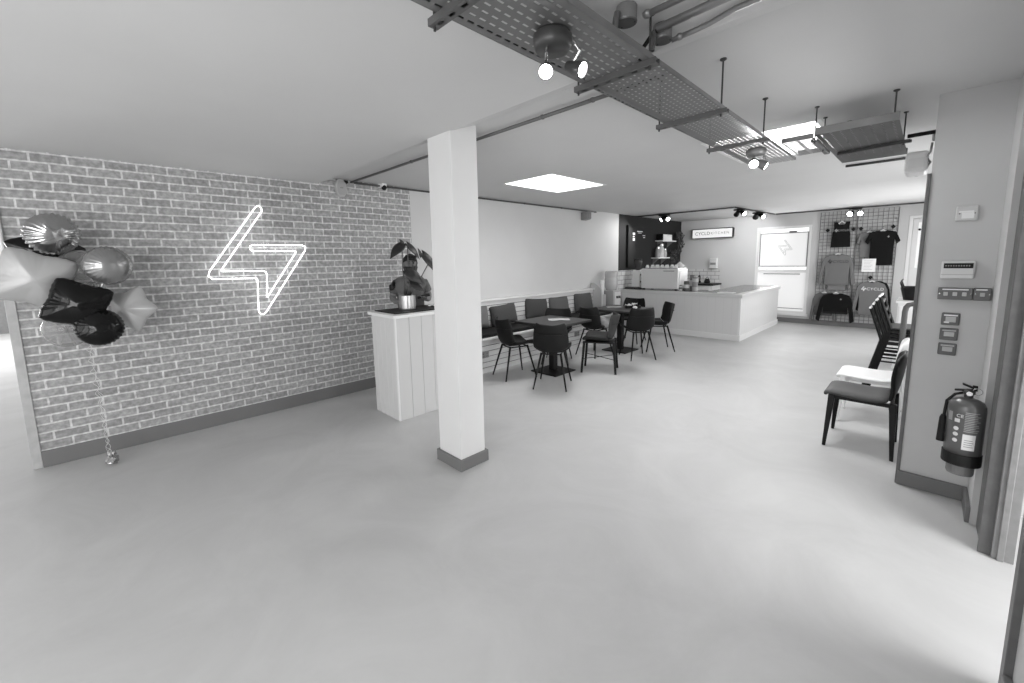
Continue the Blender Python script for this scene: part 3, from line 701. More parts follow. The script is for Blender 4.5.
o = B().sphere((0,0,.03), .035, 12, (1.2,.8,.8)).make('sauce_sachet', M_paper, smooth=True, loc=(-3.42,6.30,.742)); tag(o, 'small white sachet by the right edge of the far table', 'sachet')
o = crumple('paper_scrap', 'small crumpled white tissue on the bench edge behind the near table', 'tissue', (-4.43,4.95,.557), .16, .10, .75, .4, .03, 21)

# ---- water cooler at the end of the bench
t = thing('water_cooler', 'grey water cooler with a clear bottle on top beside the counter', 'water cooler', (-4.70, 7.62, 0))
M_cool = mat('cooler_plastic', .38, .4)
B().box(-.15,.15,-.15,.15,0,.93).make('cabinet', M_cool, t, bevel=.012)
B().box(.151,.16,-.11,.11,.60,.90).make('tap_recess', mat('recess_grey', .6, .5), t, bevel=.004)
for s in (-1,1): B().box(.16,.20,s*.045-.014,s*.045+.014,.77,.82).make('tap', M_trim, t, bevel=.004)
M_bottle = mat('bottle_plastic', .62, .15, trans=.35)
B().lathe([(.0,.93),(.11,.93),(.115,.97),(.13,1.0),(.135,1.08),(.128,1.10),(.135,1.12),(.135,1.18),(.128,1.20),(.135,1.22),(.135,1.30),(.12,1.33),(0,1.33)], n=26).make('bottle', M_bottle, t, smooth=True)
t = thing('cup_dispenser', 'tall white paper cup tube standing left of the water cooler', 'cup dispenser', (-4.74, 7.33, 0))
B().lathe([(0,.62),(.02,.62),(.04,.70),(.04,1.14),(.036,1.15),(0,1.15)], n=18).make('tube', M_whitegloss, t, smooth=False)
B().box(-.09,-.03,-.03,.03,.0,1.0).make('bracket', M_cool, t, bevel=.004)
B().box(-.11,.07,-.075,.06,.0,.86).make('stand', M_cool, t, bevel=.006)

# ---- L-shaped serving counter
M_cpanel = grille_mat('counter_panel', .66, .58, .15, .03, 'XY')
t = thing('serving_counter', 'long pale L-shaped serving counter with light worktop edge', 'counter', (-2.41, 8.40, 0))
pts = [(0,0),(0,2.75),(-.72,2.75),(-.72,.55),(-2.505,.55),(-2.505,0)]
B().prism([(x+(-.0), y, .0) for x, y in pts], (0,0,.82)).make('body', M_cpanel, t, bevel=.003)
o_ = [(.03,-.03),(.03,2.78),(-.75,2.78),(-.75,.58),(-2.505,.58),(-2.505,-.03)]
B().prism([(x, y, .82) for x, y in o_], (0,0,.07)).make('worktop', mat('worktop_edge', .60, .35), t, bevel=.005)
i_ = [(-.11,.12),(-.11,2.78),(-.74,2.78),(-.74,.58),(-2.5,.58),(-2.5,.12)]
B().prism([(x, y, .8905) for x, y in i_], (0,0,.004)).make('worktop_inlay', mat('worktop_dark', .13, .2), t)
B().box(-2.505,.018,-.018,0,0,.11).box(0,.018,0,2.75,0,.11).make('plinth', M_white, t, bevel=.003)
B().box(-.03,.008,-.008,.03,.11,.82).make('corner_bead', M_white, t, bevel=.003)
CZ = .896
# coffee machine
t = thing('coffee_machine', 'large white espresso machine on the counter, plain back towards the room', 'coffee machine', (-4.10, 8.78, CZ))
B().hexa([(-.42,-.22,.03),(.42,-.22,.03),(.42,.28,.03),(-.42,.28,.03),(-.42,-.22,.46),(.42,-.22,.46),(.42,.28,.46),(-.42,.28,.46)]).make('body', mat('machine_white', .66, .25), t, bevel=.015)
B().box(.10,.34,-.224,-.22,.405,.42).make('name_bar', M_skirt, t)
B().box(-.40,.40,-.20,.26,.46,.475).make('cup_rail', M_steel, t, bevel=.003)
for sx in (-.36,.36):
    for sy in (-.17,.22): B().lathe([(.025,0),(.02,.03)], (sx,sy,0), n=10).make('foot', M_black, t)
B().box(.42,.435,-.15,.2,.1,.40).make('side_panel', M_whitegloss, t, bevel=.006)
random.seed(3)
cup0 = None
cups = [(-.33,-.1),(-.22,-.08),(-.11,-.1),(0,-.08),(.11,-.1),(.22,-.08),(.32,-.1),(-.27,.05),(-.16,.06),(-.05,.05),(.06,.06),(.17,.05)]
wh = ['at the left end', 'second from the left', 'third from the left', 'in the middle', 'right of the middle', 'third from the right end', 'at the right end']
for i, (x, y) in enumerate(cups):
    lb = 'upturned pale cup on the coffee machine, front row, ' + wh[i] if i < 7 else 'upturned pale cup on the coffee machine, back row, ' + ['at the left end','second from the left','third from the left','fourth from the left','at the right end'][i-7]
    if cup0 is None:
        cup0 = B().lathe([(.042,0),(.038,.03),(.025,.065),(.022,.07),(0,.07)], n=14).make('cup', M_whitegloss, smooth=True)
        o = cup0
    else: o = cup0.copy(); COL.objects.link(o)
    o.location = (-4.10+x, 8.78+y, CZ+.475 + (0 if i < 7 else .0)); tag(o, lb, 'cup', 'cups on the coffee machine')
t = thing('towel', 'pale folded towel heaped on the right of the coffee machine', 'towel', (-3.83, 8.93, CZ+.475))
b = B(); b.grid(lambda u, v: Vector(((u-.5)*.26, (v-.5)*.16, .012+.11*math.exp(-((u-.6)**2+(v-.5)**2)*9)+.012*math.sin(u*14)*math.cos(v*11))), 14, 10)
b.make('cloth', M_paper, t, smooth=True, solid=.006)
t = thing('coffee_grinder', 'white coffee grinder with dark bean hopper left of the espresso machine', 'grinder', (-4.72, 8.80, CZ))
B().hexa([(-.10,-.12,.03),(.10,-.12,.03),(.10,.12,.03),(-.10,.12,.03),(-.085,-.10,.42),(.085,-.10,.42),(.085,.10,.42),(-.085,.10,.42)]).make('body', M_whitegloss, t, bevel=.02, seg=3)
B().box(-.12,.12,-.15,.14,0,.03).make('base', M_darkmetal, t, bevel=.004)
B().lathe([(.045,.42),(.05,.46),(.09,.60),(.09,.66)], n=20).make('hopper', mat('smoky_hopper', .06, .2), t, smooth=True)
B().lathe([(0,.66),(.095,.66),(.095,.675),(0,.68)], n=20).make('hopper_lid', M_black, t)
for z in (.16,.32): B().lathe([(.022,0),(.022,.03),(0,.03)], (.095,-.05,z), (1,-.2,0), 12).make('knob', M_black, t)
o = B().box(-.13,.13,-.10,.10,0,.05).make('knock_box', M_darkmetal, bevel=.008, loc=(-4.72,8.55,CZ)); tag(o, 'flat dark tray in front of the coffee grinder', 'tray')
def tin(x, y, r, h, v, lb, nm='tin'):
    t = thing(nm, lb, nm, (x, y, CZ))
    B().lathe([(0,0),(r,0),(r,h),(0,h)], n=18).make('body', mat('tin_%d' % int(v*100), v, .4), t, bevel=.004)
    B().lathe([(r*1.002,h*.3),(r*1.01,h*.31),(r*1.01,h*.7),(r*1.002,h*.71)], n=18).make('label_band', mat('tin_%d' % int((.7-v)*100), abs(.7-v), .6), t)
    B().lathe([(0,h),(r*.92,h),(r*.92,h+.018),(0,h+.02)], n=18).make('lid', M_darkmetal, t)
tin(-3.56, 8.72, .055, .18, .08, 'short dark patterned tin right of the espresso machine')
tin(-3.50, 8.86, .05, .30, .16, 'tall dark patterned bottle behind the short tin', 'bottle')
tin(-3.40, 8.76, .055, .26, .45, 'tall pale bottle at the right of the dark tins', 'bottle')
tin(-3.66, 8.66, .035, .10, .6, 'tiny pale pot at the right front corner of the espresso machine', 'pot')
o = B().box(-.14,.14,-.10,.10,0,.012).make('chopping_board', M_white, bevel=.004, loc=(-2.72,8.56,.893)); tag(o, 'thin white board lying near the corner of the serving counter', 'board')

# ---- back work area
t = thing('back_worktop', 'dark back worktop with white cupboards below the tiles', 'back counter', (-4.90, 11.0, 0))
B().box(.0,1.06,.0,.585,.0,.86).make('cupboard', M_white, t, bevel=.004)
B().box(.0,1.09,-.03,.585,.86,.90).make('worktop', M_black, t, bevel=.004)
for k in range(2): B().box(.03+k*.52,.50+k*.52,-.018,0,.12,.83).make('door', M_whitegloss, t, bevel=.004)
B().box(.78,.98,-.03,-.018,.73,.745).make('handle', M_darkmetal, t)
struct('wall_back_tiling', B().box(-4.93, -3.87, YB-.012, YB, .90, 1.27), M_tile)
t = thing('tap', 'small black tap over the back worktop', 'tap', (-4.32, 11.45, .90))
B().tube([(0,0,0),(0,0,.18),(0,-.05,.20),(0,-.1,.16)], .014, 8).make('spout', M_black, t)
B().box(-.02,.02,-.02,.02,0,.05).make('lever', M_black, t)
tin2 = thing('kettle', 'small black kettle beside the tap on the back worktop', 'kettle', (-4.12, 11.42, .90))
B().lathe([(0,0),(.07,0),(.075,.04),(.05,.11),(0,.12)], n=18).make('body', M_black, tin2, smooth=True)
B().tube([(.05,0,.10),(.0,0,.17),(-.05,0,.10)], .008, 8).make('handle', M_black, tin2)
t = thing('soap_dispenser', 'pale wall-mounted paper towel dispenser right of the tiles', 'dispenser', (-4.02, YB, 1.30))
B().box(-.09,.09,-.10,0,.02,.26).make('body', mat('dispenser_plastic', .62, .4), t, bevel=.015)
B().box(-.07,.07,-.104,-.10,.08,.14).make('window', M_trim2, t, bevel=.004)
B().box(-.09,.09,-.13,0,0,.02).make('tray', M_whitegloss, t, bevel=.004)
# lightbox sign
t = thing('lightbox_sign', 'black framed lit sign reading CYCLD KITCHEN on the back wall', 'sign', (-4.07, YB-.13, 2.205))
B().box(-.51,.51,0,.13,-.125,.125).make('casing', M_black, t, bevel=.012)
fb = frame(B(), 'x', -.012, 0, -.515, .515, -.13, .13, .018); fb.make('frame', M_black, t, bevel=.003)
B().box(-.495,.495,-.006,-.001,-.11,.11).make('lit_panel', mat('sign_lit_white', .25, .4, emit=.62), t)
M_letter = mat('sign_letter_grey', .12, .6)
text_mesh('lettering', 'CYCLD', .115, M_letter, t, (-.235,-.008,0), (PI/2,0,0), spacing=1.05)
text_mesh('lettering', 'KITCHEN', .085, mat('sign_letter_pale', .22, .6), t, (.20,-.008,0), (PI/2,0,0), spacing=1.35)
# menu board, shelves and hanging plants on the black wall
t = thing('menu_board', 'large black menu board with small white lettering on the black wall', 'menu board', (-4.934, 9.20, 1.86))
B().box(0,.035,-.55,.55,-.46,.47).make('board', M_board, t, bevel=.003)
B().box(.0,.05,-.57,-.55,-.48,.49).make('edge', M_hole, t)
M_chalk = mat('chalk_white', .75, .8)
b = B()
for y, z, w, h in ((-.30,.30,.10,.05),(-.31,.235,.07,.03),(-.30,.17,.09,.06),(-.02,.36,.26,.02),(.18,.27,.12,.018),(.19,.225,.09,.018),(-.02,.325,.16,.012)):
    b.box(.036,.038,y-w/2,y+w/2,z-h/2,z+h/2)
b.make('chalk_marks', M_chalk, t)
def shelf(y0, y1, z, lb):
    t = thing('wall_shelf', lb, 'shelf', (-4.938, (y0+y1)/2, z)); h = (y1-y0)/2
    B().box(0,.20,-h,h,-.025,0).make('board', M_paper, t, bevel=.003)
    for s in (-.7,.7): B().prism([(0,s*h,-.025),(.16,s*h,-.025),(0,s*h,-.17)], (0,.012,0)).make('bracket', M_trim2, t)
shelf(10.05, 10.85, 2.03, 'upper white shelf on the black wall holding a white box')
shelf(9.85, 10.50, 1.60, 'lower white shelf on the black wall holding pale jars')
t = thing('storage_box', 'white box with dark ends on the upper shelf of the black wall', 'box', (-4.83, 10.35, 2.03))
B().box(-.08,.08,-.26,.26,0,.15).make('box_body', M_white, t, bevel=.005)
B().box(-.085,.085,-.275,-.26,0,.155).make('end_cap', M_black, t); B().box(.081,.083,-.2,.2,.03,.12).make('front_label', M_paper, t)
def jar(y, r, h, v, lb, z=1.60):
    t = thing('jar', lb, 'jar', (-4.83, y, z)); B().lathe([(0,0),(r,0),(r*1.02,h*.5),(r*.8,h*.85),(0,h*.85)], n=16).make('glass_body', mat('jar_%d' % int(v*100), v, .25), t, smooth=False)
    B().lathe([(0,h*.85),(r*.85,h*.85),(r*.85,h),(0,h)], n=16).make('lid', M_steel, t)
jar(9.98,.06,.26,.30,'grey jar at the left of the lower shelf'); jar(10.16,.075,.34,.55,'tall pale jar in the middle of the lower shelf'); jar(10.36,.06,.22,.4,'shorter pale jar at the right of the lower shelf')
def trailing(y, z0, z1, w, lb, seed):
    random.seed(seed); t = thing('trailing_plant', lb, 'plant', (-4.80, y, z0))
    B().lathe([(0,0),(.07,0),(.09,.12),(.08,.12),(.0,.11)], n=14).make('pot', M_darkmetal, t)
    b = B(); c = B()
    for k in range(7):
        a = random.uniform(-1, 1); p = [(0+.02*random.random(), a*w*.3, .1), (.09, a*w*.7, .12), (.10+.03*random.random(), a*w, -.1), (.08, a*w*1.1, -(z0-z1)*random.uniform(.6,1))]
        c.tube(p, .004, 5)
        for q in range(16):
            f_ = random.uniform(.1, 1)*2.999; i = int(f_); g = f_-i; P0, P1 = Vector(p[i]), Vector(p[i+1]); cc = P0.lerp(P1, g) + Vector((random.uniform(-.02,.05), random.uniform(-.07,.07), random.uniform(-.05,.05)))
            r = random.uniform(.022,.042); u = Vector((random.uniform(-.3,.3), 1, random.uniform(-.6,.6))).normalized(); v = Vector((random.uniform(-.4,.4), random.uniform(-.5,.5), 1)).normalized()
            b.prism([cc - v*r, cc + u*r*.7, cc + v*r*.9, cc - u*r*.7], (.003,0,0))
    c.make('vines', M_stem, t); b.make('leaves', M_leaf, t)
trailing(11.02, 2.10, 1.62, .20, 'dark trailing plant hanging from high in the corner of the black wall', 5)
trailing(10.62, 1.62, 1.40, .16, 'dark bushy plant beside the jars on the black wall', 9)

# ================================================================ CLOTHES GRID
def gridwall(x0, x1, lb):
    t = thing('gridwall_panel', lb, 'display grid', ((x0+x1)/2, YB-.03, .1)); h = (x1-x0)/2
    b = B(); n = round(2*h/.075); k = 33
    for i in range(1, n): b.box(-h+i*2*h/n-.0045, -h+i*2*h/n+.0045, -.003, .003, 0, 2.43)
    for j in range(1, k): b.box(-h, h, -.009, -.003, j*2.43/k-.0045, j*2.43/k+.0045)
    m = mat('grid_wire', .16, .4, metal=.2)
    b.make('wire_mesh', m, t)
    B().tube([(-h,0,0),(-h,0,2.43),(h,0,2.43),(h,0,0)], .008, 8, closed=True).make('outer_frame', m, t)
    for s in (-1, 1):
        for z in (.2, 2.2): B().box(s*(h-.04)-.01, s*(h-.04)+.01, 0, .03, z, z+.02).make('wall_bracket', m, t)
gridwall(-1.775, -1.135, 'left wire grid panel on the back wall holding the vest top and sweatshirts')
gridwall(-1.125, -.49, 'right wire grid panel on the back wall holding the black T-shirt')
def hanger(b_parent, w, y):
    B().tube([(-w,y,-.075),(-w*.55,y,-.035),(0,y,.012),(w*.55,y,-.035),(w,y,-.075)], .013, 8).make('hanger', M_whitegloss, b_parent, smooth=True)
    B().tube([(0,y,.01),(0,y,.045),(.012,y+.005,.065),(0,y+.02,.08),(-.012,y+.03,.07)], .004, 6).make('hook', M_steel, b_parent)
def garment(name, kind, x, z, w, h, v, lb, cat, y=-.07, s=1.0, logo=None, hang=True, sl=1.0, wide=.06):
    t = thing(name, lb, cat, (x, YB-.03, z))
    hw = w/2
    if kind == 'vest':
        R = [(.045,-.02),(.06,.0),(hw*.72,-.015),(hw*.66,-.10),(hw*.74,-.20),(hw*.96,-.24),(hw*1.05,-h)]
        neck = [(-.02,-.05),(.02,-.05)]
    elif kind == 'tee':
        R = [(.075,.0),(hw*.72,-.035),(hw*.98,-.22),(hw*.78,-.28),(hw*.66,-.17),(hw*.64,-h*.6),(hw*.66,-h)]
        neck = [(-.06,-.0),(-.03,-.035),(.03,-.035)]
    else:
        R = [(.08,.0),(hw*.66,-.05),(hw*.82,-.16),(hw*1.0,-h*.93*sl),(hw*.80,-h*1.0*sl),(hw*.66,-.30),(hw*.62,-h*.7),(hw*.64,-h)]
        neck = [(-.07,.0),(-.03,-.03),(.03,-.03)]
    pts = neck + R + [(-a, c) for a, c in reversed(R)]
    pts = [p for i, p in enumerate(pts) if i == 0 or (abs(p[0]-pts[i-1][0])+abs(p[1]-pts[i-1][1])) > .001]
    m = mat('cloth_%d' % int(v*1000), v, .95, bump=.2, bscale=40, spec=.12)
    if kind == 'vest':
        rows = [(.132,-.07),(.128,-.12),(.130,-.17),(.138,-.21),(.152,-.24),(.158,-.36),(.168,-.55)]; vb = B()
        def q8(a0, c0, a1, c1, l0, l1): return [(a1[0],y-.03,c1),(a1[1],y-.03,c1),(a1[1],y+.02,c1),(a1[0],y+.02,c1),(a0[0],y-.03,c0),(a0[1],y-.03,c0),(a0[1],y+.02,c0),(a0[0],y+.02,c0)]
        for (r0, z0), (r1, z1) in zip(rows, rows[1:]): vb.hexa(q8((-r0,r0), z0, (-r1,r1), z1, 0, 0))
        for sgn in (-1, 1):
            a0 = sorted((sgn*.075, sgn*.140)); a1 = sorted((sgn*.045, sgn*.132)); vb.hexa(q8(a0, -.005, a1, -.07, 0, 0))
        vb.make('fabric_body', m, t)
    else: B().prism([(a, y-.03, c) for a, c in pts], (0, .05, 0)).make('fabric_body', m, t, bevel=.014, seg=3)
    if kind != 'vest': B().tube([(-.07,y-.03,.0),(-.03,y-.034,-.03),(.03,y-.034,-.03),(.07,y-.03,0)], .009, 6).make('collar', mat('cloth_%d' % int(v*800), v*.8, .95), t)
    if kind == 'sweater':
        B().box(-hw*.62, hw*.62, y-.036, y+.022, -h-.0, -h+.045).make('hem', mat('cloth_%d' % int(v*850), v*.85, .95), t, bevel=.01)
    if hang: hanger(t, w*.30, y-.004)
    if logo:
        lm = mat('print_%d' % int(logo[0]*100), logo[0], .8)
        if logo[1] == 'word':
            B().tube([(a, y-.034, c) for a, c in [((p-1.17)*lk-(.085 if kind == 'vest' else .125), (q-1.64)*lk-(.185 if kind == 'vest' else .155)) for lk in ((.06 if kind == 'vest' else .085),) for p, q in NEON]], .0042, 5, closed=True).make('bolt_logo', lm, t)
            text_mesh('lettering', 'CYCLD', .056 if kind == 'vest' else .080, lm, t, (.035 if kind == 'vest' else .06, y-.0335, -.19 if kind == 'vest' else -.16), (PI/2,0,0), .001, spacing=1.1)
        else:
            B().tube([(a, y-.034, c) for a, c in [((p-1.17)*.032+.09, (q-1.64)*.032-.13) for p, q in NEON]], .003, 5, closed=True).make('bolt_logo', lm, t)
    return t
garment('vest_top', 'vest', -1.385, 2.30, .31, .55, .012, 'black vest top with small pale bolt logo on the upper left of the grid', 'vest', logo=(.35,'word'))
garment('t_shirt', 'tee', -.92, 2.06, .40, .54, .17, 'grey T-shirt half hidden behind the black one', 't-shirt', y=-.04)
garment('t_shirt', 'tee', -.70, 2.07, .56, .71, .010, 'black T-shirt with a tiny chest print, upper right of the grid', 't-shirt', y=-.11, logo=(.4,'chest'))
garment('sweatshirt', 'sweater', -1.41, 1.60, .66, .68, .17, 'grey sweatshirt with dark lettering below the black vest top', 'sweatshirt', logo=(.03,'word'))
garment('sweatshirt', 'sweater', -1.40, 1.60, .50, .80, .22, 'grey sweatshirt hanging behind the one with dark lettering', 'sweatshirt', y=-.02, hang=False)
garment('sweatshirt', 'sweater', -1.60, .75, .50, .52, .13, 'dark grey sweatshirt at the bottom left of the grid', 'sweatshirt', y=-.04, sl=1.28)
garment('sweatshirt', 'sweater', -1.38, .75, .68, .46, .010, 'black sweatshirt with a tiny print at the bottom of the grid', 'sweatshirt', y=-.11, sl=1.42, logo=(.3,'chest'))
garment('sweatshirt', 'sweater', -.80, 1.02, .60, .72, .17, 'grey sweatshirt with white lettering, lower right of the grid', 'sweatshirt', y=-.10, logo=(.75,'word'), sl=.95)
garment('sweatshirt', 'sweater', -.76, 1.03, .58, .66, .012, 'black sweatshirt behind the grey one with white lettering', 'sweatshirt', y=-.03, hang=False)
t = thing('price_sheet', 'white sheet of paper on the grid below the black T-shirt', 'notice', (-.875, YB-.20, 1.36))
B().box(-.11,.11,0,.002,-.135,.135).make('sheet', M_paper, t)
b = B()
for k in range(7): b.box(-.08,.06-.02*(k%3),-.001,0,.09-k*.03,.096-k*.03)
b.make('print_lines', mat('print_grey', .4, .8), t)
for x, z, lb in ((-1.63,2.13,'left of the black vest top'),(-1.185,2.13,'right of the black vest top'),(-1.06,2.13,'above the grey T-shirt'),(-.56,2.14,'above the right shoulder of the black T-shirt'),(-.84,1.10,'above the grey sweatshirt with white lettering')):
    o = B().prism([(0,-.05,.045),(.04,-.05,0),(0,-.05,-.045),(-.04,-.05,0)], (0,.03,0)).tube([(0,-.02,0),(0,.02,0)], .008, 6).make('grid_hook', M_black, loc=(x, YB-.03, z)); tag(o, 'small black grid hook ' + lb, 'hook', 'black hooks on the grid')

# ================================================================ RIGHT SIDE CHAIRS
def moulded_chair(t, m):
    P = [(.235,.425,.40),(.232,.448,.41),(.20,.460,.43),(.10,.452,.455),(0,.446,.46),(-.10,.448,.455),(-.165,.462,.44),(-.19,.50,.42),(-.204,.56,.40),(-.215,.64,.395),(-.226,.73,.40),(-.233,.80,.40),(-.234,.83,.36)]
    def surf(rng):
        b = B(); N = 13; V = []
        for i in rng:
            x, z, w = P[i]; row = []; up = max(0, min(1, (z-.47)/.15))
            for j in range(N):
                a = j/(N-1)*2-1
                row.append(b.bm.verts.new((x + abs(a)**2.5*(.05*up) , a*w/2, z - (abs(a)**6)*.02*(1-up) - (0 if up else 0) + abs(a)**3*.015*(1-up) - (abs(a)**4)*.05*(1 if i > 10 else 0))))
            V.append(row)
        for i in range(len(V)-1):
            for j in range(N-1): b.bm.faces.new((V[i][j], V[i][j+1], V[i+1][j+1], V[i+1][j]))
        return b
    surf(range(0,7)).make('seat', m[0], t, smooth=True, solid=.032, subsurf=1)
    surf(range(6,13)).make('backrest', m[1], t, smooth=True, solid=.028, subsurf=1)
    for sx, sy in ((1,1),(1,-1),(-1,1),(-1,-1)):
        def sq(cx, cy, z, r): return [(cx-r,cy-r,z),(cx+r,cy-r,z),(cx+r,cy+r,z),(cx-r,cy+r,z)]
        B().hexa(sq(sx*.212+.0, sy*.235, 0, .012) + sq(sx*.188, sy*.185, .442, .023)).make('leg', m[1], t, bevel=.005)
    B().box(-.19,.19,-.19,-.17,.405,.435).box(-.19,.19,.17,.19,.405,.435).box(.17,.19,-.17,.17,.405,.435).box(-.19,-.17,-.17,.17,.405,.435).make('under_frame', m[1], t)
M_cblack = mat('satin_black_plastic', .006, .4, spec=.2)
M_cseat = mat('dark_grey_plastic', .05, .5, spec=.3)
t = thing('side_chair', 'dark moulded chair in front of the grey switch wall edge, nearest the viewer', 'chair', (-.295, 4.425, 0), PI); moulded_chair(t, (M_cseat, M_cblack))
M_cw = mat('white_chair_plastic', .82, .35)
t = thing('side_chair', 'white moulded chair directly behind the dark one', 'chair', (-.30, 5.13, 0), PI); moulded_chair(t, (M_cw, M_cw))
def stack_chair(t):
    m = M_cblack
    for sy in (-.2, .2):
        B().tube([(-.335,sy,.0),(-.19,sy,.68)], .019, 6).tube([(-.19,sy,.68),(-.30,sy,1.02)], .017, 6).make('rear_leg', m, t)
        B().tube([(.24,sy,.0),(.17,sy,.68)], .019, 6).make('front_leg', m, t)
        B().box(-.19,.17,sy-.012,sy+.012,.645,.67).make('seat_rail', m, t)
        B().tube([(-.24,sy,.45),(.19,sy,.45)], .010, 6).make('stretcher', m, t)
    B().box(-.21,.20,-.21,.21,.68,.698).make('seat', M_cseat, t, bevel=.006)
    bb = B()
    for z in (.78,.87,.96): bb.box(-.19-(z-.68)*.32-.008,-.19-(z-.68)*.32+.008,-.2,.2,z-.022,z+.022)
    bb.make('back_slats', m, t)
    B().box(-.313,-.292,-.222,.222,1.012,1.03).make('tip_highlight', M_whitegloss, t, bevel=.004)  # white strip painted in for the highlight on the backrest tip
stack_labels = ['tall black slatted chair at the bottom of the stack beside the grey handrail', 'tall black slatted chair second from the bottom of the stack by the handrail',
   'tall black slatted chair third from the bottom of the stack by the handrail', 'tall black slatted chair on top of the stack by the grey handrail']
s0 = thing('stacking_chair', stack_labels[0], 'chair', (-.10, 6.05, 0), 0, 'stacked black chairs by the right wall'); stack_chair(s0)
for k in range(1, 4): dup(s0, (-.10+.022*k, 6.05, .042*k), 0, stack_labels[k])
t = thing('handrail', 'thick grey tubular rail bending over towards the grey wall, behind the white chair', 'handrail', (-.125, 5.62, 0))
B().tube([(0,0,0),(0,0,1.02),(.006,0,1.065),(.022,0,1.092),(.05,0,1.10),(.6,0,1.10)], .023, 14).make('rail_tube', mat('grey_rail_paint', .10, .5, spec=.3), t, smooth=True)
B().lathe([(.05,0),(.05,.008),(.024,.012)], n=18).make('floor_flange', M_skirt, t)
t = thing('side_unit', 'white low unit with baskets on top, beside the back door', 'cabinet', (-.25, 7.7, 0))
B().box(0,.62,0,.7,0,.92).make('carcass', M_white, t, bevel=.004); B().box(-.02,.64,-.02,.72,.92,.95).make('top', M_whitegloss, t, bevel=.004)
B().box(.02,.30,-.015,0,.06,.88).make('door', M_whitegloss, t, bevel=.003)
def basket(x, y, z, lb):
    t = thing('basket', lb, 'basket', (x, y, z)); b = B()
    b.lathe([(.0,0),(.09,0),(.13,.17),(.125,.17),(.085,.012),(0,.012)], n=20); b.make('woven_body', M_black, t)
    for s in (-1, 1): B().tube([(s*.10,-.05,.15),(s*.13,-.04,.24),(s*.12,0,.27),(s*.13,.04,.24),(s*.10,.05,.15)], .010, 6).make('handle', M_black, t, smooth=True)
basket(-.12, 7.95, .95, 'black basket with loop handles at the front of the white unit')
basket(-.12, 8.27, .95, 'black basket behind the front one on the white unit')
o = B().box(-.10,.45,-.02,.02,0,.34).make('paper_roll_box', M_paper, bevel=.01, loc=(-.1,8.385,.95)); 
bpy.data.objects.remove(o)

# ================================================================ DEVICES ON THE GREY WALL
YW = 3.81
t = thing('blanking_plate', 'pale square plate with peeling tape, top of the grey wall', 'wall plate', (.145, YW, 1.835))
B().box(-.047,.047,-.012,0,-.045,.045).make('plate', mat('old_plate', .5, .45), t, bevel=.005)
B().box(-.022,.030,-.014,-.012,-.030,.005).box(-.035,.028,-.0135,-.012,.006,.016).make('tape', mat('tape_pale', .75, .25), t, rot=None)
for s in (-1,1): B().lathe([(0,-.013),(.004,-.013),(.004,0)], (s*.032,0,0), (0,-1,0), 8).lathe([(0,0),(.004,0),(.004,.0135),(0,.0135)], (s*.032,0,0), (0,-1,0), 8).make('screw', M_darkmetal, t)
t = thing('alarm_keypad', 'white alarm keypad with a black display strip', 'keypad', (.133, YW, 1.49))
B().box(-.072,.072,-.03,0,-.055,.055).make('housing', mat('keypad_white', .6, .4), t, bevel=.007)
B().box(-.062,.064,-.032,-.030,.010,.042).make('display', M_black, t)
b = B()
for k in range(10): b.box(-.055+k*.011,-.049+k*.011,-.0335,-.032,.022,.030)
b.make('display_marks', M_trim2, t); B().box(-.07,.07,-.0315,-.030,-.03,-.028).make('flap_seam', M_trim2, t)
M_swp = mat('dark_switch_plate', .10, .4); M_key = mat('switch_rocker', .42, .4)
def switch(x0, x1, z0, z1, n, lb):
    t = thing('light_switch', lb, 'switch', ((x0+x1)/2, YW, (z0+z1)/2)); hw, hh = (x1-x0)/2, (z1-z0)/2
    B().box(-hw,hw,-.028,0,-hh,hh).make('plate', M_swp, t, bevel=.004)
    for k in range(n):
        cx = (k-(n-1)/2)*.040 - (0 if n == 1 else .0)
        B().box(cx-.010,cx+.010,-.032,-.028,-.013,.011).make('rocker', M_key, t, bevel=.002)
    B().box(-hw*.75,hw*.75 if n > 1 else hw*.5,-.0288,-.028,hh-.014,hh-.007).make('label_strip', M_paper, t)
    for s in (-1,1): B().lathe([(0,.0282),(.003,.0282),(.003,.0295),(0,.0295)], (s*(hw-.008),0,0), (0,-1,0), 8).make('screw', M_steel, t)
switch(.058, .208, 1.303, 1.378, 3, 'wide dark switch plate with three pale rockers')
switch(.211, .284, 1.303, 1.380, 1, 'dark single switch plate to the right of the three-rocker one')
def keysw(z, lb, big=False):
    t = thing('control_switch', lb, 'switch', (.128, YW, z))
    B().box(-.041,.041,-.012,0,-.039,.039).make('plate', M_swp, t, bevel=.008, seg=3)
    B().box(-.022,.024,-.016,-.012,-.020 if big else -.014,.016).make('insert', M_key, t, bevel=.002)
    B().box(-.03,.03,-.0135,-.012,.020,.028).make('label_strip', M_paper if big else M_key, t)
    if big: B().box(-.028,-.005,-.0165,-.012,-.026,-.016).make('tape', M_paper, t)
keysw(1.178, 'small dark control plate, upper of three, with the brightest insert', True)
keysw(1.080, 'small dark control plate, middle of the three')
keysw(.983, 'small dark control plate, lowest of the three, above the fire extinguisher')
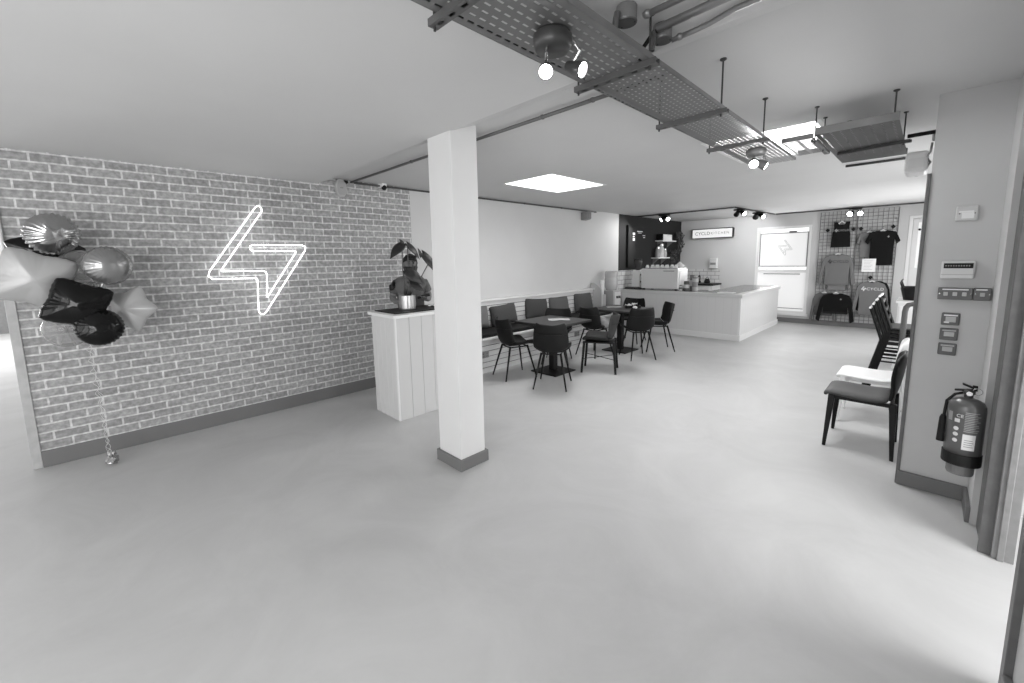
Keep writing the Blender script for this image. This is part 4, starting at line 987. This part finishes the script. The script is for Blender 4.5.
# fire extinguisher on the return wall
M_ext = mat('extinguisher_enamel', .085, .3, coat=.3)
t = thing('fire_extinguisher', 'dark fire extinguisher hanging at the corner by the door frame', 'fire extinguisher', (.214, 3.31, .368))
R = .0745
B().lathe([(0,.065),(R,.065),(R,.37),(R*.97,.395),(R*.82,.418),(R*.5,.432),(.02,.437),(0,.437)], n=36).make('cylinder', M_ext, t, smooth=True)
B().lathe([(R+.001,.065),(R+.004,.067),(R+.004,.125),(R+.001,.127)], n=36).lathe([(0,.062),(R+.003,.062),(R+.003,.066)], n=36).make('base_band', M_black, t)
B().lathe([(0,0),(.052,.0),(.055,.01),(.055,.064),(0,.064)], n=30).make('foot_ring', mat('foot_grey', .14, .5), t, smooth=False)
B().lathe([(.018,.432),(.018,.455),(.024,.458),(.024,.478),(.012,.485),(0,.486)], n=16).make('valve', M_darkmetal, t)
B().hexa([(-.055,-.01,.468),(.02,-.01,.475),(.02,.01,.475),(-.055,.01,.468),(-.055,-.01,.476),(.02,-.01,.488),(.02,.01,.488),(-.055,.01,.476)]).make('carry_handle', M_black, t, bevel=.002)
B().hexa([(-.028,-.009,.506),(.015,-.008,.488),(.015,.008,.488),(-.028,.009,.506),(-.028,-.009,.516),(.02,-.008,.498),(.02,.008,.498),(-.028,.009,.516)]).box(.01,.03,-.008,.008,.478,.508).make('squeeze_lever', M_black, t, bevel=.002)
B().tube([(.03+.018*math.cos(a), -.012, .478+.018*math.sin(a)) for a in [2*PI*k/16 for k in range(16)]], .0018, 6, closed=True).make('safety_ring', M_steel, t)
B().lathe([(0,0),(.012,0),(.012,.012),(0,.012)], (0,-.022,.465), (0,-1,.1), 14).make('pressure_gauge', M_steel, t)
B().tube([(-.02,0,.462),(-.05,.01,.445),(-.078,.015,.40),(-.083,.0,.33),(-.084,.0,.30)], .007, 8).make('hose', M_black, t, smooth=True)
B().lathe([(.009,.0),(.015,-.02),(.019,-.155),(.017,-.155),(.0,-.15)], (-.086,.0,.32), (.0,0,1), 14).make('nozzle_horn', M_black, t, smooth=False)
def wrap(a0, a1, z0, z1, rr):   # curved label patch on the cylinder, angles about the camera-facing side
    b = B(); n = 8
    b.grid(lambda u, v: Vector((rr*math.sin(a0+(a1-a0)*u), -rr*math.cos(a0+(a1-a0)*u), z0+(z1-z0)*v)), n, 2); return b
M_lab = mat('label_paper', .62, .6); M_labg = mat('label_print_grey', .28, .6)
wrap(-.12,.55,.160,.248, R+.0012).make('white_label', M_lab, t, solid=.0006)
b = B()
for k in range(12):
    z = .262+k*.0095
    g = wrap(-.10, .62+.12*math.sin(k*2.3), z, z+.0045, R+.0012)
    me = bpy.data.meshes.new('q'); g.bm.to_mesh(me); b.bm.from_mesh(me); g.bm.free(); bpy.data.meshes.remove(me)
b.make('printed_text_lines', M_labg, t, solid=.0006)
b = B()
for k in range(4):
    g = wrap(-.02, .0+.45-.05*(k%2), .178+k*.012, .181+k*.012, R+.0018)
    me = bpy.data.meshes.new('q'); g.bm.to_mesh(me); b.bm.from_mesh(me); g.bm.free(); bpy.data.meshes.remove(me)
wl = b.make('label_lines', M_skirt, t, solid=.0004)
b = B()
for z in (.205,.24,.272):
    b.lathe([(0,0),(.011,0),(.010,.0015),(0,.0015)], (R*math.sin(-.5), -R*math.cos(-.5), z), (math.sin(-.5), -math.cos(-.5), 0), 14)
b.make('class_symbols', M_lab, t)
wrap(-.62,-.34,.308,.328, R+.0012).make('class_label', M_lab, t, solid=.0006)
wrap(-1.05,-.78,.31,.36, R+.0012).make('side_label', M_labg, t, solid=.0006)
o = text_mesh('certification_mark', 'CE', .024, M_lab, t, (-R*math.sin(.36)-.0, -R*math.cos(.36)-.003, .345), (PI/2, 0, -.36), .0008)
B().box(.05,.068,-.03,.03,.28,.31).box(.05,.068,-.03,.03,.38,.40).make('wall_bracket', M_darkmetal, t)

# ================================================================ BALLOONS
def ray(x, y, z, xn):
    k = xn / x; return (xn, y*k, 1.6+(z-1.6)*k)
def foil_balloon(name, shape, P, R, T, m, lb, rot=(0,0,0), tilt=0, crinkle=.02, seed=1, lobes=5, depthf=.5, ry=1.0):
    random.seed(seed); t = thing(name, lb, 'balloon', P, 0, None, rot)
    nr, na = 14, 120
    ph = [random.random()*6 for _ in range(6)]
    def out(a):
        if shape == 'round': return 1 + .012*math.sin(28*a+ph[0])
        k = (a*lobes/(2*PI)) % 1; d = abs(k-.5)*2      # 1 at tip, 0 at valley
        return .70 + .30*d**1.6 - .05*max(0, d-.9)*10*.5
    b = B(); cen = {}
    for s in (-1, 1):
        V = []
        for i in range(nr+1):
            f_ = i/nr; f2 = 1-(1-f_)**1.5; row = []
            for j in range(na):
                a = 2*PI*j/na; o_ = out(a)
                hgt = T*(max(0, 1-f2**2.2))**.62
                if shape != 'round': hgt *= .80+.20*(1-f2)
                hgt *= 1 + crinkle*2.4*f2**5*math.sin(a*26+ph[1]) + crinkle*1.6*math.sin(a*7+ph[2]+f2*5)*f2**3 + crinkle*1.2*math.sin(a*4+ph[3]+f2*8)*f2**2
                r = R*f2*o_*(1+crinkle*.35*f2*f2*math.sin(a*30+ph[4]))
                row.append(b.bm.verts.new((s*hgt, r*math.cos(a), r*math.sin(a)*ry)))
            V.append(row)
        for i in range(1, nr):
            for j in range(na): b.bm.faces.new((V[i][j], V[i][(j+1)%na], V[i+1][(j+1)%na], V[i+1][j]))
        b.bm.faces.new(V[1])
        for v in V[0]: b.bm.verts.remove(v)
    bmesh.ops.remove_doubles(b.bm, verts=b.bm.verts, dist=.0005)
    b.make('foil_body', m, t, smooth=True)
    sb = B(); rim = [(0, R*1.0*out(2*PI*j/60)*math.cos(2*PI*j/60), R*out(2*PI*j/60)*math.sin(2*PI*j/60)*ry) for j in range(60)]
    return t
M_foil = mat('mirror_foil', .42, .16, metal=1, bump=.25, bscale=7)
M_foilb = mat('black_foil', .004, .14, coat=.15, bump=.08, bscale=9, spec=.2)
M_satin = mat('satin_white_foil', .42, .38, metal=.15, bump=.06, bscale=9)
def bubble_mat():
    m = bpy.data.materials.new('clear_bubble'); m.use_nodes = True; nt = m.node_tree
    for n in list(nt.nodes): nt.nodes.remove(n)
    N = nt.nodes.new; L = nt.links.new
    o = N('ShaderNodeOutputMaterial'); tr = N('ShaderNodeBsdfTransparent'); d = N('ShaderNodeBsdfPrincipled'); mx = N('ShaderNodeMixShader'); lw = N('ShaderNodeLayerWeight')
    d.inputs['Base Color'].default_value = (.42,.42,.42,1); d.inputs['Roughness'].default_value = .12; d.inputs['Specular IOR Level'].default_value = .9
    lw.inputs['Blend'].default_value = .35
    mr = N('ShaderNodeMapRange'); mr.inputs['To Min'].default_value = .28; mr.inputs['To Max'].default_value = .75
    L(lw.outputs['Facing'], mr.inputs['Value']); L(mr.outputs['Result'], mx.inputs['Fac']); tr.inputs['Color'].default_value = (.85,.85,.85,1)
    L(tr.outputs[0], mx.inputs[1]); L(d.outputs[0], mx.inputs[2]); L(mx.outputs[0], o.inputs['Surface']); return m
M_bubble = bubble_mat()
D = math.radians
foil_balloon('foil_balloon', 'round', ray(-4.45,-.225,1.842,-4.50), .150, .085, M_foil, 'mirror silver round balloon at the top of the bunch', rot=(0,D(10),D(18)), crinkle=.085, seed=4)
foil_balloon('foil_balloon', 'star', ray(-4.45,-.27,1.70,-4.66), .22, .06, M_foilb, 'black star balloon behind, between the silver one and the white star', rot=(D(10),0,0), seed=6)
foil_balloon('foil_balloon', 'star', ray(-4.45,-.345,1.530,-4.40), .245, .10, M_satin, 'large satin white star balloon at the far left', rot=(D(25),D(8),D(5)), crinkle=.02, seed=8, lobes=4)
t = thing('bubble_balloon', 'clear bubble balloon beside the round grey balloon', 'balloon', ray(-4.45,-.11,1.59,-4.56))
b = B().sphere((0,0,0), .145, 32, (.9,1,1)); b.make('clear_skin', M_bubble, t, smooth=True)
foil_balloon('foil_balloon', 'round', ray(-4.45,.035,1.612,-4.36), .145, .10, mat('grey_foil', .30, .2, metal=.7), 'round grey foil balloon on the right of the bunch with window reflections', rot=(0,D(2),D(12)), crinkle=.01, seed=9)
foil_balloon('foil_balloon', 'star', ray(-4.45,-.155,1.33,-4.30), .215, .09, M_foilb, 'black star balloon in the middle of the bunch', rot=(D(112),0,D(-5)), crinkle=.03, seed=12, lobes=4, ry=1.0)
foil_balloon('foil_balloon', 'round', ray(-4.45,-.055,1.145,-4.27), .135, .09, M_foilb, 'black round balloon at the bottom of the bunch', rot=(0,D(-8),D(5)), crinkle=.05, seed=14)
foil_balloon('foil_balloon', 'star', ray(-4.45,.135,1.27,-4.46), .195, .085, M_satin, 'small satin white star balloon at the right of the bunch', rot=(D(-1),D(-8),D(-38)), crinkle=.02, seed=16)
t = thing('bubble_balloon', 'clear balloon with faint panels low on the left of the bunch', 'balloon', ray(-4.45,-.225,1.155,-4.48))
B().sphere((0,0,0), .135, 28, (.85,1,1)).make('clear_skin', M_bubble, t, smooth=True)
b = B()
for k in range(5): b.tube([(.116*math.cos(a), .136*math.sin(a)*math.cos(k*.6), .136*math.sin(a)*math.sin(k*.6)) for a in [PI*q/12-PI/2 for q in range(13)]], .0012, 4)
b.make('seam_lines', M_trim2, t)
# knot cluster, curled ribbons and foil weight
t = thing('ribbon', 'silvery curled ribbons tying the balloon bunch and hanging to the floor', 'ribbon', (-4.575, -.12, .06))
M_rib = mat('silver_ribbon', .62, .3, metal=.4)
random.seed(31)
for k, r in enumerate((.012, .010, .014)):
    pts = []
    for i in range(150):
        z = i/149*1.02; a = z*(52+9*k)+k*2
        rr = r*(.35+.8*abs(math.sin(z*3+k)))
        pts.append((rr*math.cos(a)+.02*z, rr*math.sin(a)+.012*math.sin(z*3+k), z))
    B().tube(pts, .0016, 4).make('curled_strand', M_rib, t)
b = B()
for k in range(9):
    pts = [(.23+random.uniform(-.02,.02), .10+random.uniform(-.035,.035), 1.32+random.uniform(-.10,.10)) for _ in range(6)]
    b.tube(pts, .0022, 4)
b.make('knot_tails', M_rib, t)
t = thing('balloon_weight', 'small crumpled foil weight on the floor below the balloons', 'weight', (-4.575, -.095, 0))
random.seed(5); b = B()
b.sphere((0,0,.035), .04, 12, (1,1,.9))
for v in b.bm.verts: v.co += Vector((random.uniform(-.007,.007),)*1 + (random.uniform(-.009,.009), random.uniform(-.002,.009)))
b.make('foil_lump', M_foil, t)
b = B()
for k in range(7):
    a = k*.9; b.prism([(0,0,.06),(.025*math.cos(a),.025*math.sin(a),.10+.01*(k%3)),(.03*math.cos(a+.5),.03*math.sin(a+.5),.085)], (.001,.001,.001))
b.make('foil_frill', M_foil, t)

# ================================================================ PERSON
def skin_obj(name, chains, m, parent, sub=2, root=0):
    """chains: list of [(pos, r), ...]; a chain may start with an int, the index of an earlier vertex"""
    vs, rs, es = [], [], []
    for ch in chains:
        prev = None
        for it in ch:
            if isinstance(it, int): prev = it; continue
            vs.append(it[0]); rs.append(it[1] if isinstance(it[1], tuple) else (it[1], it[1])); k = len(vs)-1
            if prev is not None: es.append((prev, k))
            prev = k
    me = bpy.data.meshes.new(name); me.from_pydata(vs, es, []); o = bpy.data.objects.new(name, me); COL.objects.link(o)
    md = o.modifiers.new('skin', 'SKIN'); md.use_smooth_shade = True
    if not me.skin_vertices: 
        bpy.context.view_layer.objects.active = o
    for i, r in enumerate(rs): me.skin_vertices[0].data[i].radius = r
    me.skin_vertices[0].data[root].use_root = True
    s = o.modifiers.new('sub', 'SUBSURF'); s.levels = sub; s.render_levels = sub
    me.materials.append(m); o.parent = parent
    return o
M_skin = mat('skin_tone', .15, .55); M_hair = mat('short_dark_hair', .014, .7, bump=.4, bscale=120); M_beard = mat('beard', .045, .8, bump=.4, bscale=120)
M_tee = mat('person_grey_tshirt', .10, .9, bump=.15, bscale=50); M_trou = mat('dark_trousers', .04, .85)
pp = thing('person', 'person with sunglasses on the head in a grey T-shirt, looking down behind the reception counter', 'person', (-4.50, 2.69, 0), D(-24))
body = skin_obj('body', [
  [((0,0,.93),(.13,.17)), ((.0,0,1.10),(.11,.15)), ((.01,0,1.26),(.12,.18)), ((.01,0,1.36),(.10,.15)), ((.02,0,1.43),(.058,.058)), ((.05,0,1.485),(.055,.055)), ((.075,0,1.53),(.080,.070)), ((.075,0,1.60),(.098,.078)), ((.06,0,1.655),(.072,.060))],
  [3, ((.01,.155,1.365),.056), ((.04,.215,1.18),.043), ((.20,.185,1.15),.034), ((.32,.13,1.165),.026), ((.345,.115,1.17),(.018,.034)), ((.385,.105,1.175),(.014,.036))],
  [3, ((.01,-.155,1.365),.056), ((.02,-.225,1.17),.043), ((.17,-.20,1.135),.034), ((.30,-.12,1.145),.026), ((.325,-.10,1.15),(.018,.034)), ((.365,-.085,1.155),(.014,.036))],
  [0, ((.0,.10,.86),.10), ((.01,.11,.50),.068), ((-.02,.12,.10),.045), ((.04,.125,.04),.04), ((.14,.13,.035),.032)],
  [0, ((.0,-.10,.86),.10), ((.01,-.11,.50),.068), ((-.02,-.12,.10),.045), ((.04,-.125,.04),.04), ((.14,-.13,.035),.032)],
 ], M_skin, pp)
for s, hx, hy, hz in ((1,.385,.105,1.175), (-1,.365,-.085,1.155)):
    for k in range(4):
        yy = hy+(k-1.5)*.017; L = (.030,.036,.034,.026)[k]
        f_ = skin_obj('finger', [[((hx-.01,yy,hz),.0088), ((hx+L,yy-s*.004,hz+.004),.0080), ((hx+L+.018,yy-s*.010,hz+.018),.0074), ((hx+L+.010,yy-s*.012,hz+.034),.0066)]], M_skin, body, 1)
    skin_obj('thumb', [[((hx-.03,hy-s*.03,hz+.008),.0105), ((hx-.005,hy-s*.045,hz+.026),.0092), ((hx+.02,hy-s*.042,hz+.036),.0078)]], M_skin, body, 1)
# face
FX, FZ = .075, 1.575
for s in (-1, 1):
    B().sphere((FX+.086, s*.030, FZ+.012), .011, 10, (.6,1.2,.7)).make('eye', M_hole, body, smooth=True)
    B().sphere((FX-.01, s*.080, FZ-.002), .026, 12, (.7,.35,1.2)).make('ear', M_skin, body, smooth=True)
    B().box(FX+.080, FX+.092, s*.030-.018, s*.030+.018, FZ+.028, FZ+.035).make('eyebrow', M_hair, body, bevel=.002)
B().hexa([(FX+.07,-.016,FZ-.034),(FX+.112,-.014,FZ-.030),(FX+.112,.014,FZ-.030),(FX+.07,.016,FZ-.034),(FX+.07,-.008,FZ+.022),(FX+.088,-.006,FZ+.022),(FX+.088,.006,FZ+.022),(FX+.07,.008,FZ+.022)]).make('nose', M_skin, body, bevel=.005, seg=3)
B().grid(lambda u, v: Vector((FX+.004+.092*math.cos((u-.5)*2.7)*(.98-.12*v), .082*math.sin((u-.5)*2.7)*(1-.2*v), FZ-.030-.075*v)), 14, 6).make('beard', M_beard, pp, smooth=True, solid=.016)
B().box(FX+.098,FX+.104,-.022,.022,FZ-.052,FZ-.044).make('mouth', mat('lips', .10, .5), body, bevel=.002)
def cap(u, v):
    a = u*2*PI; e = v*PI/2*.98; low = -.02 - .045*(1 if math.cos(a) < .2 else 0)
    r = math.cos(e)
    return Vector((FX-.012+.101*r*math.cos(a)-.0, .086*r*math.sin(a), FZ+.030+.092*math.sin(e) + (1-v)*( .035*math.cos(a)-.02)))
B().grid(cap, 24, 8, closeu=True).make('hair', M_hair, pp, smooth=True, solid=.008)
sg = B().tube([(FX+.02,-.088,FZ+.062),(FX+.085,-.07,FZ+.082)], .004, 6).tube([(FX+.02,.088,FZ+.062),(FX+.085,.07,FZ+.082)], .004, 6).tube([(FX+.09,-.012,FZ+.09),(FX+.09,.012,FZ+.09)], .004, 6)
for s in (-1, 1): sg.sphere((FX+.086, s*.038, FZ+.084), .030, 14, (.22,1.05,.72))
sg.make('sunglasses', M_black, pp, smooth=True)
skin_obj('t_shirt', [
  [((0,0,.90),(.15,.19)), ((.0,0,1.10),(.128,.168)), ((.012,0,1.26),(.138,.195)), ((.01,0,1.355),(.112,.165)), ((.016,0,1.405),(.076,.080))],
  [3, ((.012,.158,1.362),.070), ((.028,.192,1.27),.064), ((.036,.21,1.215),.061)],
  [3, ((.012,-.158,1.362),.070), ((.018,-.195,1.27),.064), ((.02,-.215,1.205),.061)]], M_tee, pp)
skin_obj('trousers', [
  [((0,0,.95),(.145,.185)), ((0,0,.88),(.14,.17))],
  [1, ((.0,.105,.80),.112), ((.01,.112,.50),.085), ((-.02,.12,.12),.066)],
  [1, ((.0,-.105,.80),.112), ((.01,-.112,.50),.085), ((-.02,-.12,.12),.066)]], M_trou, pp)
for s in (-1, 1): B().sphere((.06, s*.13, .045), .055, 16, (2.3,.95,.80)).make('shoe', M_black, pp, smooth=True)
B().grid(lambda u, v: Vector((.03+.072*math.cos((u-.2)*1.6), -.185-.070*math.sin(u*1.6+.1)+.0, 1.30+.07*(v-.5)*(math.sin(PI*u)**.6+.05))), 10, 6).make('shirt_patch', M_black, pp, smooth=True, solid=.006)
ph = B().box(-.075,.075,-.036,.036,-.005,.005).make('phone', M_black, bevel=.006)
ph.location = (-4.10, 2.62, 1.205); ph.rotation_euler = (D(15), D(-12), D(60)); tag(ph, 'black phone held in the hands of the person behind the counter', 'phone')
o = crumple('till_receipt', 'small crumpled white paper at the right end of the black counter mat', 'paper', (-3.93,2.66,1.094), .14, .10, .8, .3, .02, 41)

# ================================================================ CAMERA, LIGHT
cam = bpy.data.cameras.new('camera'); co = bpy.data.objects.new('camera', cam); COL.objects.link(co); SC.camera = co
cam.sensor_width = 36; cam.lens = 410.57/1024*36; cam.shift_y = -(341.5-312.67)/1024; cam.clip_start = .05; cam.clip_end = 200
yaw, pit, rol = D(45.3028), D(-7.29444), D(-1.02505)
fw = Vector((-math.sin(yaw)*math.cos(pit), math.cos(yaw)*math.cos(pit), math.sin(pit))); rt = Vector((math.cos(yaw), math.sin(yaw), 0)); up = rt.cross(fw)
rt2 = rt*math.cos(rol) + up*math.sin(rol); up2 = rt2.cross(fw)
Mx = Matrix((rt2, up2, -fw)).transposed().to_4x4(); Mx.translation = Vector((0,0,1.6)); co.matrix_world = Mx

wd = bpy.data.worlds.new('world'); SC.world = wd; wd.use_nodes = True
wd.node_tree.nodes['Background'].inputs['Color'].default_value = (1,1,1,1); wd.node_tree.nodes['Background'].inputs['Strength'].default_value = 1.6
for h, pw in zip(SH, (14, 36, 14, 400)):
    area('daylight_shopfront', ((h[0]+h[1])/2, -3.97, 1.33), (PI/2, 0, 0), h[1]-h[0], 1.9, pw)
for r, pw in ((SKY_A, 38), (SKY_B, 50)):
    area('daylight_skylight', ((r[0]+r[1])/2, (r[2]+r[3])/2, ZH+.46), (0,0,0), r[1]-r[0]-.02, r[3]-r[2]-.02, pw)
area('daylight_lobby', (2.38, 2.2, 1.3), (PI/2, 0, PI/2), 2.0, 1.9, 120)
area('daylight_back_window', (-2.46, YB-.09, 1.6), (-PI/2, 0, 0), .85, 1.0, 14)
for wy0, wy1, wx, pw in ((-3.6,-.7,.31,110), (5.0,7.4,.44,26), (8.2,10.8,.44,46)):
    area('daylight_side_window', (wx, (wy0+wy1)/2, 1.45), (0, PI/2, 0), 1.45, wy1-wy0-.1, pw)
SC.view_settings.view_transform = 'Standard'; SC.view_settings.look = 'None'; SC.view_settings.exposure = .12; SC.view_settings.gamma = 1; SC.view_settings.use_curve_mapping = False
